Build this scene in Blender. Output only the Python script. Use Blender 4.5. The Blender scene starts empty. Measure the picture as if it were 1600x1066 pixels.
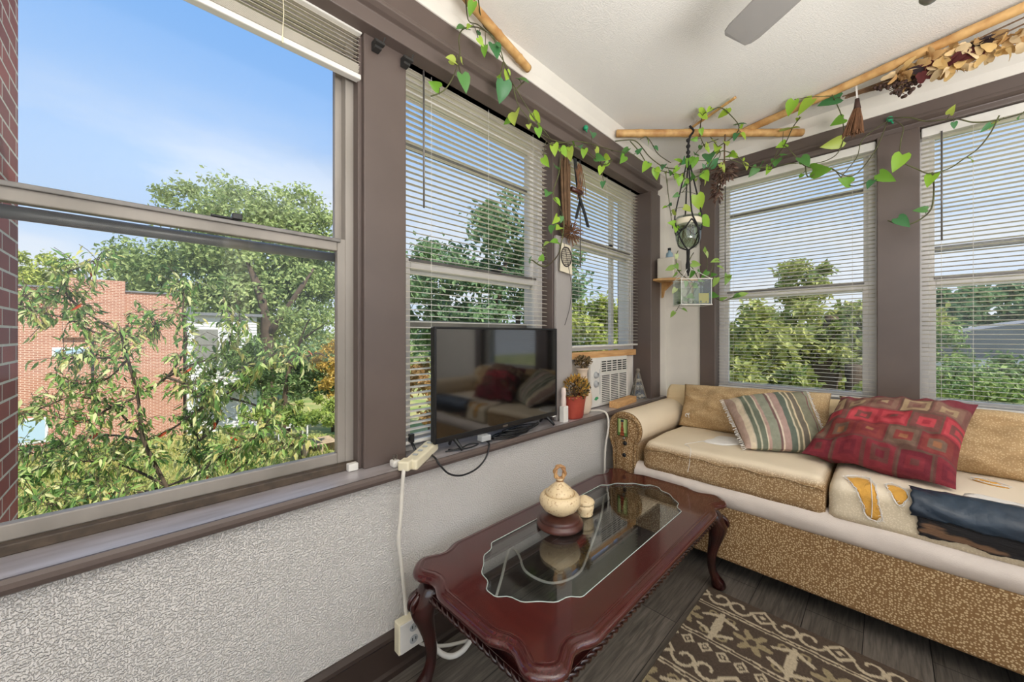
import bpy, bmesh, math, random
from mathutils import Vector, Matrix, noise
random.seed(7)
sc = bpy.context.scene
col = sc.collection
R = math.radians

# ---------------------------------------------------------------- camera, sky, sun, lights, exposure
cam = bpy.data.cameras.new('camera')
cam_o = bpy.data.objects.new('camera', cam); col.objects.link(cam_o)
cam_o.location = (0, 0, 1.11); cam_o.rotation_euler = (R(90), 0, R(45.25 - 90))
cam.sensor_width = 36; cam.lens = 580 / 1600 * 36; cam.shift_y = -10 / 1600
cam.clip_start = .02; cam.clip_end = 500
sc.camera = cam_o
sc.view_settings.view_transform = 'Standard'; sc.view_settings.look = 'None'
sc.view_settings.gamma = 1; sc.view_settings.use_curve_mapping = False
sc.view_settings.exposure = 0.0

def lin(c):
    return tuple((x / 255 / 12.92) if x / 255 <= .04045 else ((x / 255 + .055) / 1.055) ** 2.4 for x in c[:3]) + (1,)

w = bpy.data.worlds.new('sky'); sc.world = w; w.use_nodes = True
nt = w.node_tree; nt.nodes.clear()
def N(nt, t, **k):
    n = nt.nodes.new(t)
    for a, v in k.items():
        if a == 'ins':
            for i, x in v.items(): n.inputs[i].default_value = x
        else: setattr(n, a, v)
    return n
tc = N(nt, 'ShaderNodeTexCoord'); sp = N(nt, 'ShaderNodeSeparateXYZ'); nt.links.new(tc.outputs['Generated'], sp.inputs[0])
rp = N(nt, 'ShaderNodeValToRGB'); nt.links.new(sp.outputs['Z'], rp.inputs[0])
e = rp.color_ramp.elements
e[0].position = 0.0; e[0].color = lin((226, 238, 253)); e[1].position = 1.0; e[1].color = lin((104, 160, 240))
for p_, c_ in ((.12, (210, 229, 254)), (.30, (182, 213, 254)), (.55, (142, 191, 253))):
    x = rp.color_ramp.elements.new(p_); x.color = lin(c_)
mp = N(nt, 'ShaderNodeMapping'); mp.inputs['Scale'].default_value = (1.6, 1.6, 5.0); mp.inputs['Location'].default_value = (.35, .1, .2)
nt.links.new(tc.outputs['Generated'], mp.inputs[0])
nz = N(nt, 'ShaderNodeTexNoise'); nz.inputs['Scale'].default_value = 1.7; nz.inputs['Detail'].default_value = 6; nz.inputs['Roughness'].default_value = .5
nt.links.new(mp.outputs[0], nz.inputs['Vector'])
cr = N(nt, 'ShaderNodeValToRGB'); cr.color_ramp.elements[0].position = .40; cr.color_ramp.elements[1].position = .62
nt.links.new(nz.outputs['Fac'], cr.inputs[0])
fr = N(nt, 'ShaderNodeValToRGB'); nt.links.new(sp.outputs['Z'], fr.inputs[0])
fr.color_ramp.elements[0].position = .27; fr.color_ramp.elements[0].color = (.85, .85, .85, 1); fr.color_ramp.elements[1].position = .46; fr.color_ramp.elements[1].color = (0, 0, 0, 1)
mu = N(nt, 'ShaderNodeMath', operation='MULTIPLY'); nt.links.new(cr.outputs[0], mu.inputs[0]); nt.links.new(fr.outputs[0], mu.inputs[1])
mx = N(nt, 'ShaderNodeMix', data_type='RGBA'); nt.links.new(mu.outputs[0], mx.inputs['Factor']); nt.links.new(rp.outputs[0], mx.inputs['A']); mx.inputs['B'].default_value = lin((240, 244, 252))
bg = N(nt, 'ShaderNodeBackground'); bg.inputs['Strength'].default_value = 1.0; nt.links.new(mx.outputs['Result'], bg.inputs[0])
wo = N(nt, 'ShaderNodeOutputWorld'); nt.links.new(bg.outputs[0], wo.inputs[0])

sun = bpy.data.lights.new('sun', 'SUN'); sun.energy = 5.8; sun.angle = R(.6); sun.color = (1, .94, .84)
sun_o = bpy.data.objects.new('sun', sun); col.objects.link(sun_o); sun_o.location = (2, -8, 12)
sun_o.rotation_euler = Vector((-.10, .62, -.78)).to_track_quat('-Z', 'Y').to_euler()

def area(name, loc, direc, sx, sy, power, color=(1, 1, 1)):
    l = bpy.data.lights.new(name, 'AREA'); l.shape = 'RECTANGLE'; l.size = sx; l.size_y = sy; l.energy = power; l.color = color
    o = bpy.data.objects.new(name, l); col.objects.link(o); o.location = loc
    o.rotation_euler = Vector(direc).to_track_quat('-Z', 'Y').to_euler(); return o
# added fill lights standing in for daylight from unseen windows behind the camera
area('added_fill_far_side', (.7, -2.10, 1.48), (0, 1, .1), 3.2, 1.4, 15, (.97, .98, 1))
area('added_fill_house_side', (-1.40, -.6, 1.40), (1, .0, .2), 2.1, 1.6, 14, (1, .985, .96))
# added fill aimed up at the ceiling, not a lamp of the porch
area('added_fill_ceiling', (.35, -1.0, 1.18), (0, 0, 1), 1.2, 1.2, 94, (1, .985, .96))

# ---------------------------------------------------------------- materials
def M(name, rgb, rough=.6, var=.0, vscale=12, bump=0, bscale=60, metal=0, rgb2=None, trans=0, coat=0, detail=3, spec=.5, stretch=(1, 1, 1), lo=.35, hi=.65):
    m = bpy.data.materials.new(name); m.use_nodes = True; t = m.node_tree
    b = t.nodes['Principled BSDF']
    b.inputs['Roughness'].default_value = rough; b.inputs['Metallic'].default_value = metal
    b.inputs['Specular IOR Level'].default_value = spec
    if coat: b.inputs['Coat Weight'].default_value = coat; b.inputs['Coat Roughness'].default_value = .08
    c1 = lin(rgb); b.inputs['Base Color'].default_value = c1
    tcn = N(t, 'ShaderNodeTexCoord'); mpn = N(t, 'ShaderNodeMapping'); mpn.inputs['Scale'].default_value = stretch
    t.links.new(tcn.outputs['Object'], mpn.inputs[0])
    csock = None
    if var or rgb2:
        c2 = lin(rgb2) if rgb2 else tuple(max(0, x * (1 - var)) for x in c1[:3]) + (1,)
        n = N(t, 'ShaderNodeTexNoise'); n.inputs['Scale'].default_value = vscale; n.inputs['Detail'].default_value = detail
        t.links.new(mpn.outputs[0], n.inputs['Vector'])
        r = N(t, 'ShaderNodeValToRGB'); r.color_ramp.elements[0].position = lo; r.color_ramp.elements[1].position = hi
        r.color_ramp.elements[0].color = c1; r.color_ramp.elements[1].color = c2
        t.links.new(n.outputs['Fac'], r.inputs[0]); csock = r.outputs[0]; t.links.new(csock, b.inputs['Base Color'])
    if bump:
        n2 = N(t, 'ShaderNodeTexNoise'); n2.inputs['Scale'].default_value = bscale; n2.inputs['Detail'].default_value = 3
        t.links.new(mpn.outputs[0], n2.inputs['Vector'])
        bp = N(t, 'ShaderNodeBump'); bp.inputs['Strength'].default_value = bump; bp.inputs['Distance'].default_value = .01
        t.links.new(n2.outputs['Fac'], bp.inputs['Height']); t.links.new(bp.outputs[0], b.inputs['Normal'])
    if trans:
        out = t.nodes['Material Output']; tr = N(t, 'ShaderNodeBsdfTranslucent'); ms = N(t, 'ShaderNodeMixShader'); ms.inputs[0].default_value = trans
        if csock: t.links.new(csock, tr.inputs[0])
        else: tr.inputs[0].default_value = c1
        t.links.new(b.outputs[0], ms.inputs[1]); t.links.new(tr.outputs[0], ms.inputs[2]); t.links.new(ms.outputs[0], out.inputs[0])
    return m

def glass_mat(name, tint, ior=1.45, rough=0.0):
    m = bpy.data.materials.new(name); m.use_nodes = True; t = m.node_tree; t.nodes.clear()
    tr = N(t, 'ShaderNodeBsdfTransparent'); tr.inputs[0].default_value = tint + (1,)
    gl = N(t, 'ShaderNodeBsdfGlossy'); gl.inputs['Roughness'].default_value = rough
    lw = N(t, 'ShaderNodeLayerWeight'); lw.inputs['Blend'].default_value = .5
    pw = N(t, 'ShaderNodeMath', operation='POWER'); pw.inputs[1].default_value = 5; t.links.new(lw.outputs['Facing'], pw.inputs[0])
    r0 = ((ior - 1) / (ior + 1)) ** 2
    f = N(t, 'ShaderNodeMath', operation='MULTIPLY_ADD'); f.inputs[1].default_value = .85 if ior > 1.4 else .4; f.inputs[2].default_value = r0; t.links.new(pw.outputs[0], f.inputs[0])
    mxs = N(t, 'ShaderNodeMixShader'); o = N(t, 'ShaderNodeOutputMaterial')
    t.links.new(f.outputs[0], mxs.inputs[0]); t.links.new(tr.outputs[0], mxs.inputs[1]); t.links.new(gl.outputs[0], mxs.inputs[2]); t.links.new(mxs.outputs[0], o.inputs[0])
    return m

def attr_mat(name, rough=.8, bump=.0, bscale=300, trans=0, spec=.3, var=0.0, vscale=30):
    """colour comes from the woven or natural colour stored on the mesh"""
    m = bpy.data.materials.new(name); m.use_nodes = True; t = m.node_tree; b = t.nodes['Principled BSDF']
    b.inputs['Roughness'].default_value = rough; b.inputs['Specular IOR Level'].default_value = spec
    a = N(t, 'ShaderNodeAttribute'); a.attribute_name = 'Col'
    cs = a.outputs['Color']
    tcn = N(t, 'ShaderNodeTexCoord')
    if var:
        n = N(t, 'ShaderNodeTexNoise'); n.inputs['Scale'].default_value = vscale; n.inputs['Detail'].default_value = 4
        t.links.new(tcn.outputs['Object'], n.inputs['Vector'])
        mr = N(t, 'ShaderNodeMapRange'); mr.inputs[1].default_value = .3; mr.inputs[2].default_value = .7; mr.inputs[3].default_value = 1 - var; mr.inputs[4].default_value = 1 + var
        t.links.new(n.outputs['Fac'], mr.inputs[0])
        mm = N(t, 'ShaderNodeVectorMath', operation='SCALE'); t.links.new(cs, mm.inputs[0]); t.links.new(mr.outputs[0], mm.inputs['Scale']); cs = mm.outputs[0]
    t.links.new(cs, b.inputs['Base Color'])
    if bump:
        n2 = N(t, 'ShaderNodeTexNoise'); n2.inputs['Scale'].default_value = bscale
        t.links.new(tcn.outputs['Object'], n2.inputs['Vector'])
        bp = N(t, 'ShaderNodeBump'); bp.inputs['Strength'].default_value = bump; bp.inputs['Distance'].default_value = .004
        t.links.new(n2.outputs['Fac'], bp.inputs['Height']); t.links.new(bp.outputs[0], b.inputs['Normal'])
    if trans:
        out = t.nodes['Material Output']; tr = N(t, 'ShaderNodeBsdfTranslucent'); ms = N(t, 'ShaderNodeMixShader'); ms.inputs[0].default_value = trans
        t.links.new(cs, tr.inputs[0]); t.links.new(b.outputs[0], ms.inputs[1]); t.links.new(tr.outputs[0], ms.inputs[2]); t.links.new(ms.outputs[0], out.inputs[0])
    return m

def brick_mat(name, c1, c2, mortar, bw=.203, rh=.0677, ms=.010, bump=.5):
    m = bpy.data.materials.new(name); m.use_nodes = True; t = m.node_tree; b = t.nodes['Principled BSDF']; b.inputs['Roughness'].default_value = .9
    tcn = N(t, 'ShaderNodeTexCoord'); s = N(t, 'ShaderNodeSeparateXYZ'); t.links.new(tcn.outputs['Object'], s.inputs[0])
    ad = N(t, 'ShaderNodeMath', operation='ADD'); t.links.new(s.outputs['X'], ad.inputs[0]); t.links.new(s.outputs['Y'], ad.inputs[1])
    cb = N(t, 'ShaderNodeCombineXYZ'); t.links.new(ad.outputs[0], cb.inputs[0]); t.links.new(s.outputs['Z'], cb.inputs[1])
    br = N(t, 'ShaderNodeTexBrick'); br.inputs['Scale'].default_value = 1; br.inputs['Brick Width'].default_value = bw; br.inputs['Row Height'].default_value = rh
    br.inputs['Mortar Size'].default_value = ms * .5; br.inputs['Mortar Smooth'].default_value = .15; br.inputs['Bias'].default_value = 0
    br.inputs['Color1'].default_value = lin(c1); br.inputs['Color2'].default_value = lin(c2); br.inputs['Mortar'].default_value = lin(mortar)
    t.links.new(cb.outputs[0], br.inputs['Vector'])
    n = N(t, 'ShaderNodeTexNoise'); n.inputs['Scale'].default_value = 30; n.inputs['Detail'].default_value = 5
    t.links.new(tcn.outputs['Object'], n.inputs['Vector'])
    mr = N(t, 'ShaderNodeMapRange'); mr.inputs[3].default_value = .75; mr.inputs[4].default_value = 1.25
    t.links.new(n.outputs['Fac'], mr.inputs[0])
    mm = N(t, 'ShaderNodeVectorMath', operation='SCALE'); t.links.new(br.outputs['Color'], mm.inputs[0]); t.links.new(mr.outputs[0], mm.inputs['Scale'])
    t.links.new(mm.outputs[0], b.inputs['Base Color'])
    bp = N(t, 'ShaderNodeBump'); bp.inputs['Strength'].default_value = bump; bp.inputs['Distance'].default_value = .01; bp.invert = True
    t.links.new(br.outputs['Fac'], bp.inputs['Height']); t.links.new(bp.outputs[0], b.inputs['Normal'])
    return m

def dotted_mat(name, base, dot, worn, scale=95, wlo=None, whi=None, wear_noise=.35):
    """brown upholstery with small tan dots, rubbed pale above a height on the piece"""
    m = bpy.data.materials.new(name); m.use_nodes = True; t = m.node_tree; b = t.nodes['Principled BSDF']
    b.inputs['Roughness'].default_value = .9; b.inputs['Specular IOR Level'].default_value = .2
    tcn = N(t, 'ShaderNodeTexCoord')
    v = N(t, 'ShaderNodeTexVoronoi'); v.inputs['Scale'].default_value = scale; v.inputs['Randomness'].default_value = .75
    t.links.new(tcn.outputs['Object'], v.inputs['Vector'])
    r = N(t, 'ShaderNodeValToRGB'); r.color_ramp.elements[0].position = .30; r.color_ramp.elements[0].color = lin(dot); r.color_ramp.elements[1].position = .42; r.color_ramp.elements[1].color = lin(base)
    t.links.new(v.outputs['Distance'], r.inputs[0]); cs = r.outputs[0]
    if wlo is not None:
        s = N(t, 'ShaderNodeSeparateXYZ'); t.links.new(tcn.outputs['Object'], s.inputs[0])
        n = N(t, 'ShaderNodeTexNoise'); n.inputs['Scale'].default_value = 6; n.inputs['Detail'].default_value = 4
        t.links.new(tcn.outputs['Object'], n.inputs['Vector'])
        mr = N(t, 'ShaderNodeMapRange'); mr.inputs[1].default_value = wlo; mr.inputs[2].default_value = whi; t.links.new(s.outputs['Z'], mr.inputs[0])
        a = N(t, 'ShaderNodeMath', operation='ADD'); t.links.new(mr.outputs[0], a.inputs[0])
        a2 = N(t, 'ShaderNodeMath', operation='MULTIPLY_ADD'); a2.inputs[1].default_value = wear_noise * 2; a2.inputs[2].default_value = -wear_noise; t.links.new(n.outputs['Fac'], a2.inputs[0])
        t.links.new(a2.outputs[0], a.inputs[1]); a.use_clamp = True
        x = N(t, 'ShaderNodeMix', data_type='RGBA'); t.links.new(a.outputs[0], x.inputs['Factor']); t.links.new(cs, x.inputs['A']); x.inputs['B'].default_value = lin(worn); cs = x.outputs['Result']
    t.links.new(cs, b.inputs['Base Color'])
    n2 = N(t, 'ShaderNodeTexNoise'); n2.inputs['Scale'].default_value = 250
    t.links.new(tcn.outputs['Object'], n2.inputs['Vector'])
    bp = N(t, 'ShaderNodeBump'); bp.inputs['Strength'].default_value = .25; bp.inputs['Distance'].default_value = .004
    t.links.new(n2.outputs['Fac'], bp.inputs['Height']); t.links.new(bp.outputs[0], b.inputs['Normal'])
    return m

def stucco_mat(name, rgb, scale, strength):
    m = bpy.data.materials.new(name); m.use_nodes = True; t = m.node_tree; b = t.nodes['Principled BSDF']; b.inputs['Roughness'].default_value = .75; b.inputs['Base Color'].default_value = lin(rgb)
    tcn = N(t, 'ShaderNodeTexCoord')
    v = N(t, 'ShaderNodeTexNoise'); v.inputs['Scale'].default_value = scale; v.inputs['Detail'].default_value = 1.5; v.inputs['Roughness'].default_value = .5
    t.links.new(tcn.outputs['Object'], v.inputs['Vector'])
    r = N(t, 'ShaderNodeValToRGB'); r.color_ramp.elements[0].position = .42; r.color_ramp.elements[1].position = .60; r.color_ramp.interpolation = 'EASE'
    t.links.new(v.outputs['Fac'], r.inputs[0])
    bp = N(t, 'ShaderNodeBump'); bp.inputs['Strength'].default_value = strength; bp.inputs['Distance'].default_value = .006
    t.links.new(r.outputs[0], bp.inputs['Height']); t.links.new(bp.outputs[0], b.inputs['Normal'])
    return m

def plank_mat(name):
    m = bpy.data.materials.new(name); m.use_nodes = True; t = m.node_tree; b = t.nodes['Principled BSDF']; b.inputs['Roughness'].default_value = .42
    tcn = N(t, 'ShaderNodeTexCoord'); br = N(t, 'ShaderNodeTexBrick'); br.inputs['Scale'].default_value = 1
    br.inputs['Brick Width'].default_value = 1.2; br.inputs['Row Height'].default_value = .17; br.inputs['Mortar Size'].default_value = .0015; br.offset = .37
    br.inputs['Color1'].default_value = lin((88, 81, 73)); br.inputs['Color2'].default_value = lin((106, 98, 89)); br.inputs['Mortar'].default_value = lin((34, 31, 28))
    t.links.new(tcn.outputs['Object'], br.inputs['Vector'])
    mpn = N(t, 'ShaderNodeMapping'); mpn.inputs['Scale'].default_value = (3, 42, 1); t.links.new(tcn.outputs['Object'], mpn.inputs[0])
    n = N(t, 'ShaderNodeTexNoise'); n.inputs['Scale'].default_value = 3; n.inputs['Detail'].default_value = 8; n.inputs['Distortion'].default_value = .6; t.links.new(mpn.outputs[0], n.inputs['Vector'])
    mr = N(t, 'ShaderNodeMapRange'); mr.inputs[1].default_value = .3; mr.inputs[2].default_value = .7; mr.inputs[3].default_value = .55; mr.inputs[4].default_value = 1.4; t.links.new(n.outputs['Fac'], mr.inputs[0])
    mm = N(t, 'ShaderNodeVectorMath', operation='SCALE'); t.links.new(br.outputs['Color'], mm.inputs[0]); t.links.new(mr.outputs[0], mm.inputs['Scale'])
    t.links.new(mm.outputs[0], b.inputs['Base Color'])
    return m

m = {}
m['brown'] = M('brown_gloss_paint', (99, 86, 80), .38, .12, 5)
m['sill'] = M('sky_glare_sill_paint', (176, 169, 170), .30, rgb2=(148, 139, 137), vscale=5, stretch=(1, 8, 1)); m['sill'].node_tree.nodes['Principled BSDF'].inputs['IOR'].default_value = 2.3  # brown sill coloured pale to stand in for sky glare off its top
m['stop'] = M('worn_brown_stop', (86, 72, 58), .6, .4, 40)
m['stucco'] = stucco_mat('white_stucco', (226, 221, 215), 200, .85)
m['ceil'] = stucco_mat('popcorn_ceiling_paint', (236, 233, 228), 170, .22)
m['white'] = M('white_wall_paint', (226, 220, 210), .6, .04, 8)
m['alum'] = M('grey_aluminium', (160, 152, 143), .42, .18, 6, metal=.0, rgb2=(136, 129, 120), stretch=(1, 1, .3))
m['rail'] = M('dull_grey_aluminium', (128, 124, 120), .38, .25, 20, metal=.35)
m['vinyl'] = M('white_window_vinyl', (222, 218, 214), .4, .06, 8)
m['slat'] = M('off_white_vinyl_slat', (240, 235, 224), .42, .03, 20, trans=.35)
m['cream'] = M('cream_plastic', (236, 226, 196), .45, .06, 20)
m['offwhite'] = M('off_white_plastic', (228, 224, 216), .45, .05, 20)
m['black'] = M('black_plastic', (22, 22, 24), .35)
m['screen'] = M('dark_glossy_screen', (7, 8, 10), .06, spec=.7); m['screen'].node_tree.nodes['Principled BSDF'].inputs['IOR'].default_value = 1.9
m['glass'] = glass_mat('window_glass', (.98, .99, .985), 1.28)
m['tglass'] = glass_mat('table_glass', (.90, .93, .93), 2.4)
m['jglass'] = glass_mat('jar_glass', (.90, .93, .92), 1.5)
m['floor'] = plank_mat('dark_plank_floor')
m['base'] = M('dark_brown_baseboard_paint', (58, 46, 40), .4, .15, 10)
m['mahog'] = M('dark_cherry_veneer', (74, 24, 23), .2, rgb2=(64, 20, 20), vscale=5, stretch=(1.5, 30, 10), coat=.7)
m['mahogx'] = M('cross_grain_cherry_veneer', (82, 28, 24), .2, rgb2=(70, 23, 20), vscale=4, stretch=(26, 1.5, 10), coat=.7)
m['mdark'] = M('dark_carved_cherry', (58, 20, 16), .25, rgb2=(34, 11, 10), vscale=14, coat=.5)
m['bamboo'] = M('bamboo_wood', (214, 172, 112), .55, rgb2=(176, 128, 74), vscale=9, stretch=(2, 2, 2))
m['pine'] = M('pine_board', (224, 178, 122), .6, rgb2=(198, 146, 92), vscale=6, stretch=(1, 14, 14))
m['dot'] = dotted_mat('dotted_brown_upholstery', (134, 103, 68), (200, 174, 134), (230, 210, 178), 130)
m['arm'] = dotted_mat('worn_dotted_arm', (164, 132, 92), (208, 184, 146), (228, 211, 184), 135, .50, .58, .15)
m['cush1'] = dotted_mat('rubbed_dotted_cushion', (152, 122, 86), (208, 184, 146), (226, 210, 184), 150, .105, .135, .2)
m['cush2'] = dotted_mat('bleached_dotted_cushion', (212, 197, 170), (226, 212, 188), (231, 217, 195), 150, .10, .135, .2)
m['bcush'] = dotted_mat('dotted_back_cushion', (178, 148, 108), (204, 178, 138), (214, 192, 154), 150, .20, .42, .3)
m['band'] = M('pinkish_beige_cloth', (214, 202, 192), .85, .06, 14, bump=.15, bscale=300)
m['foam'] = M('yellow_foam', (226, 170, 78), .95, .12, 40, bump=.4, bscale=220)
m['lining'] = M('white_lining', (228, 224, 218), .9, .05, 12, bump=.3, bscale=60)
m['leather'] = M('navy_leather', (26, 38, 52), .38, rgb2=(40, 56, 72), vscale=9, bump=.5, bscale=22)
m['camo'] = M('black_and_brown_cloth', (24, 22, 24), .85, rgb2=(112, 84, 62), vscale=14, stretch=(1, .5, 2.2), bump=.3, bscale=90, lo=.54, hi=.62, detail=6)
m['stem'] = M('green_vine_stem', (92, 98, 52), .6, rgb2=(66, 58, 40), vscale=10)
m['dstem'] = M('dark_vine_stem', (60, 60, 44), .6)
m['leaf'] = attr_mat('pothos_leaf', .4, trans=.35, spec=.5)
m['dleaf'] = attr_mat('dry_leaf', .8, trans=.25, bump=.3, bscale=60)
m['tleaf'] = attr_mat('tree_leaf', .6, trans=.30, spec=.3)
m['woven'] = attr_mat('woven_cloth', .9, .4, 350, var=.10, vscale=60)
m['rug'] = attr_mat('cut_pile', .98, 1.0, 500, var=.16, vscale=160, spec=.1)
m['twig'] = M('brown_twigs', (112, 84, 58), .8, .35, 30)
m['dflower'] = M('dark_dried_flower', (74, 52, 44), .85, .4, 40)
m['straw'] = M('brown_straw', (122, 84, 56), .8, .35, 60)
m['paper'] = M('cream_card', (226, 216, 192), .8, .05, 10)
m['strap'] = M('black_strap', (32, 34, 38), .5)
m['cord'] = M('black_macrame_cord', (30, 28, 30), .8, bump=.4, bscale=200)
m['terra'] = M('red_clay_pot', (176, 76, 58), .5, rgb2=(158, 58, 46), vscale=8)
m['ceramic'] = M('cream_speckled_stoneware', (232, 208, 166), .42, rgb2=(176, 130, 84), vscale=120, lo=.56, hi=.72, coat=.2)
m['ring'] = M('tan_glazed_handle', (206, 164, 110), .4, rgb2=(160, 112, 70), vscale=30)
m['base_w'] = M('dark_turned_wood', (84, 42, 32), .35, rgb2=(54, 26, 20), vscale=8, stretch=(1, 1, 6), coat=.25)
m['vase'] = M('cream_vase', (228, 206, 182), .45, .1, 10)
m['dot_b'] = M('dark_spot_glaze', (58, 50, 48), .5)
m['pyr'] = M('grey_lead_frame', (142, 132, 118), .5, .2, 30)
m['moss'] = M('mixed_stones_and_moss', (112, 108, 96), .9, rgb2=(186, 178, 164), vscale=30)
m['fan'] = M('grey_fan_blade', (150, 147, 144), .35, .05, 6)
m['nickel'] = M('brushed_nickel', (150, 146, 138), .3, metal=.9)
m['globe'] = M('frosted_globe', (240, 238, 230), .3)
m['speaker'] = M('beige_speaker_case', (214, 206, 192), .6, .05, 20)
m['blue'] = M('pale_blue_plastic', (150, 176, 190), .4)
m['water'] = glass_mat('tank_water', (.80, .86, .74), 1.33)
m['gravel'] = M('dark_gravel', (88, 90, 70), .9, rgb2=(150, 150, 110), vscale=60)
m['yellow'] = M('yellow_label', (226, 190, 60), .6)
m['fbrown'] = M('black_underside_fabric', (30, 26, 24), .95)  # near-black cloth for the underside of the sofa
m['graybd'] = M('grey_painted_board', (170, 164, 160), .42, .06, 6)
m['wcable'] = M('white_cable', (222, 216, 204), .5)
m['accord'] = M('accordion_panel', (222, 214, 204), .5, .05, 20)
m['acside'] = M('grey_painted_steel', (176, 172, 166), .45)
m['gbrand'] = M('green_sticker', (60, 150, 96), .5)
m['dial'] = M('dial_grey', (176, 178, 178), .4)
m['dark'] = M('dark_recess', (46, 44, 42), .8)
m['green_clip'] = M('green_clip_plastic', (30, 150, 104), .4)

# ---------------------------------------------------------------- mesh helpers
ORG = {}
class B:
    def __init__(s): s.bm = bmesh.new()
    def box(s, a, b):
        x0, y0, z0 = a; x1, y1, z1 = b
        v = [s.bm.verts.new(p) for p in ((x0, y0, z0), (x1, y0, z0), (x1, y1, z0), (x0, y1, z0), (x0, y0, z1), (x1, y0, z1), (x1, y1, z1), (x0, y1, z1))]
        for f in ((0, 3, 2, 1), (4, 5, 6, 7), (0, 1, 5, 4), (1, 2, 6, 5), (2, 3, 7, 6), (3, 0, 4, 7)): s.bm.faces.new([v[i] for i in f])
        return s
    def rings(s, rs, close=True, caps=True):
        vv = [[s.bm.verts.new(p) for p in r] for r in rs]
        n = len(vv[0])
        for a, b in zip(vv, vv[1:]):
            for i in range(n if close else n - 1):
                j = (i + 1) % n; s.bm.faces.new((a[i], a[j], b[j], b[i]))
        if caps and close:
            try: s.bm.faces.new(list(reversed(vv[0]))); s.bm.faces.new(vv[-1])
            except ValueError: pass
        return vv
    def tube(s, pts, r, seg=6, closed=False, smooth=0):
        pts = [Vector(p) for p in pts]
        if smooth: pts = catmull(pts, smooth, closed)
        n = len(pts); rr = r if isinstance(r, (list, tuple)) else None
        rs = []; up = None
        for i, p in enumerate(pts):
            if closed: t = (pts[(i + 1) % n] - pts[i - 1])
            else: t = (pts[min(i + 1, n - 1)] - pts[max(i - 1, 0)])
            if t.length < 1e-9: t = Vector((0, 0, 1))
            t.normalize()
            if up is None: up = Vector((0, 0, 1)) if abs(t.z) < .9 else Vector((1, 0, 0))
            a = t.cross(up)
            if a.length < 1e-6: a = t.cross(Vector((1, .3, 0)))
            a.normalize(); b = a.cross(t).normalized(); up = b
            q = (rr[int(round(i * (len(rr) - 1) / max(n - 1, 1)))] if rr else r)
            rs.append([p + (a * math.cos(2 * math.pi * k / seg) + b * math.sin(2 * math.pi * k / seg)) * q for k in range(seg)])
        if closed: rs.append(rs[0][:]); s.rings(rs, caps=False)
        else: s.rings(rs)
        return s
    def lathe(s, prof, c, seg=24, sx=1, sy=1):
        rs = [[(c[0] + max(r, 1e-4) * sx * math.cos(2 * math.pi * k / seg), c[1] + max(r, 1e-4) * sy * math.sin(2 * math.pi * k / seg), c[2] + z) for k in range(seg)] for r, z in prof]
        s.rings(rs); return s
    def ball(s, c, r, seg=10, sz=1):
        prof = [(r * math.sin(math.pi * i / seg), -r * sz * math.cos(math.pi * i / seg)) for i in range(seg + 1)]
        return s.lathe(prof, c, seg + 2)
    def prism(s, poly, ax, c0, c1):
        """poly of 2d points extruded along axis ax between c0 and c1"""
        def P(p, c):
            q = list(p); q.insert(ax, c); return tuple(q)
        s.rings([[P(p, c0) for p in poly], [P(p, c1) for p in poly]]); return s
    def grid(s, fn, nu, nv, closeu=False):
        vv = [[s.bm.verts.new(fn(i / nu, j / nv)) for i in range(nu + (0 if closeu else 1))] for j in range(nv + 1)]
        for j in range(nv):
            for i in range(nu):
                k = (i + 1) % len(vv[0]); s.bm.faces.new((vv[j][i], vv[j][k], vv[j + 1][k], vv[j + 1][i]))
        return vv
    def fin(s, name, mat, parent=None, smooth=False, bevel=0, solid=0, sub=0, loc=None, kind=None):
        bmesh.ops.recalc_face_normals(s.bm, faces=s.bm.faces[:])
        o0 = ORG[parent.name] if parent is not None else (Vector(loc) if loc is not None else Vector((0, 0, 0)))
        if loc is None and parent is None and s.bm.verts:
            xs = [v.co for v in s.bm.verts]
            o0 = Vector((sum(v.x for v in xs) / len(xs), sum(v.y for v in xs) / len(xs), min(v.z for v in xs)))
        bmesh.ops.translate(s.bm, verts=s.bm.verts[:], vec=-o0)
        me = bpy.data.meshes.new(name); s.bm.to_mesh(me); s.bm.free()
        o = bpy.data.objects.new(name, me); col.objects.link(o)
        me.materials.append(mat)
        if smooth:
            me.polygons.foreach_set('use_smooth', [True] * len(me.polygons))
        ORG[o.name] = o0
        if parent is not None: o.parent = parent
        else: o.location = o0
        if solid:
            md = o.modifiers.new('solid', 'SOLIDIFY'); md.thickness = solid; md.offset = 0
        if bevel:
            md = o.modifiers.new('bevel', 'BEVEL'); md.width = bevel; md.segments = 2; md.limit_method = 'ANGLE'; md.angle_limit = R(40)
            md.harden_normals = False
        if sub:
            md = o.modifiers.new('sub', 'SUBSURF'); md.levels = sub; md.render_levels = sub
        if kind: o['kind'] = kind
        return o

def catmull(pts, k=4, closed=False):
    n = len(pts); out = []
    for i in range(n if closed else n - 1):
        g = (lambda j: pts[j % n]) if closed else (lambda j: pts[min(max(j, 0), n - 1)])
        p0, p1, p2, p3 = g(i - 1), g(i), g(i + 1), g(i + 2)
        for q in range(k):
            t = q / k
            out.append(.5 * ((2 * p1) + (p2 - p0) * t + (2 * p0 - 5 * p1 + 4 * p2 - p3) * t * t + (3 * p1 - p0 - 3 * p2 + p3) * t ** 3))
    if not closed: out.append(pts[-1])
    return out

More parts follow.
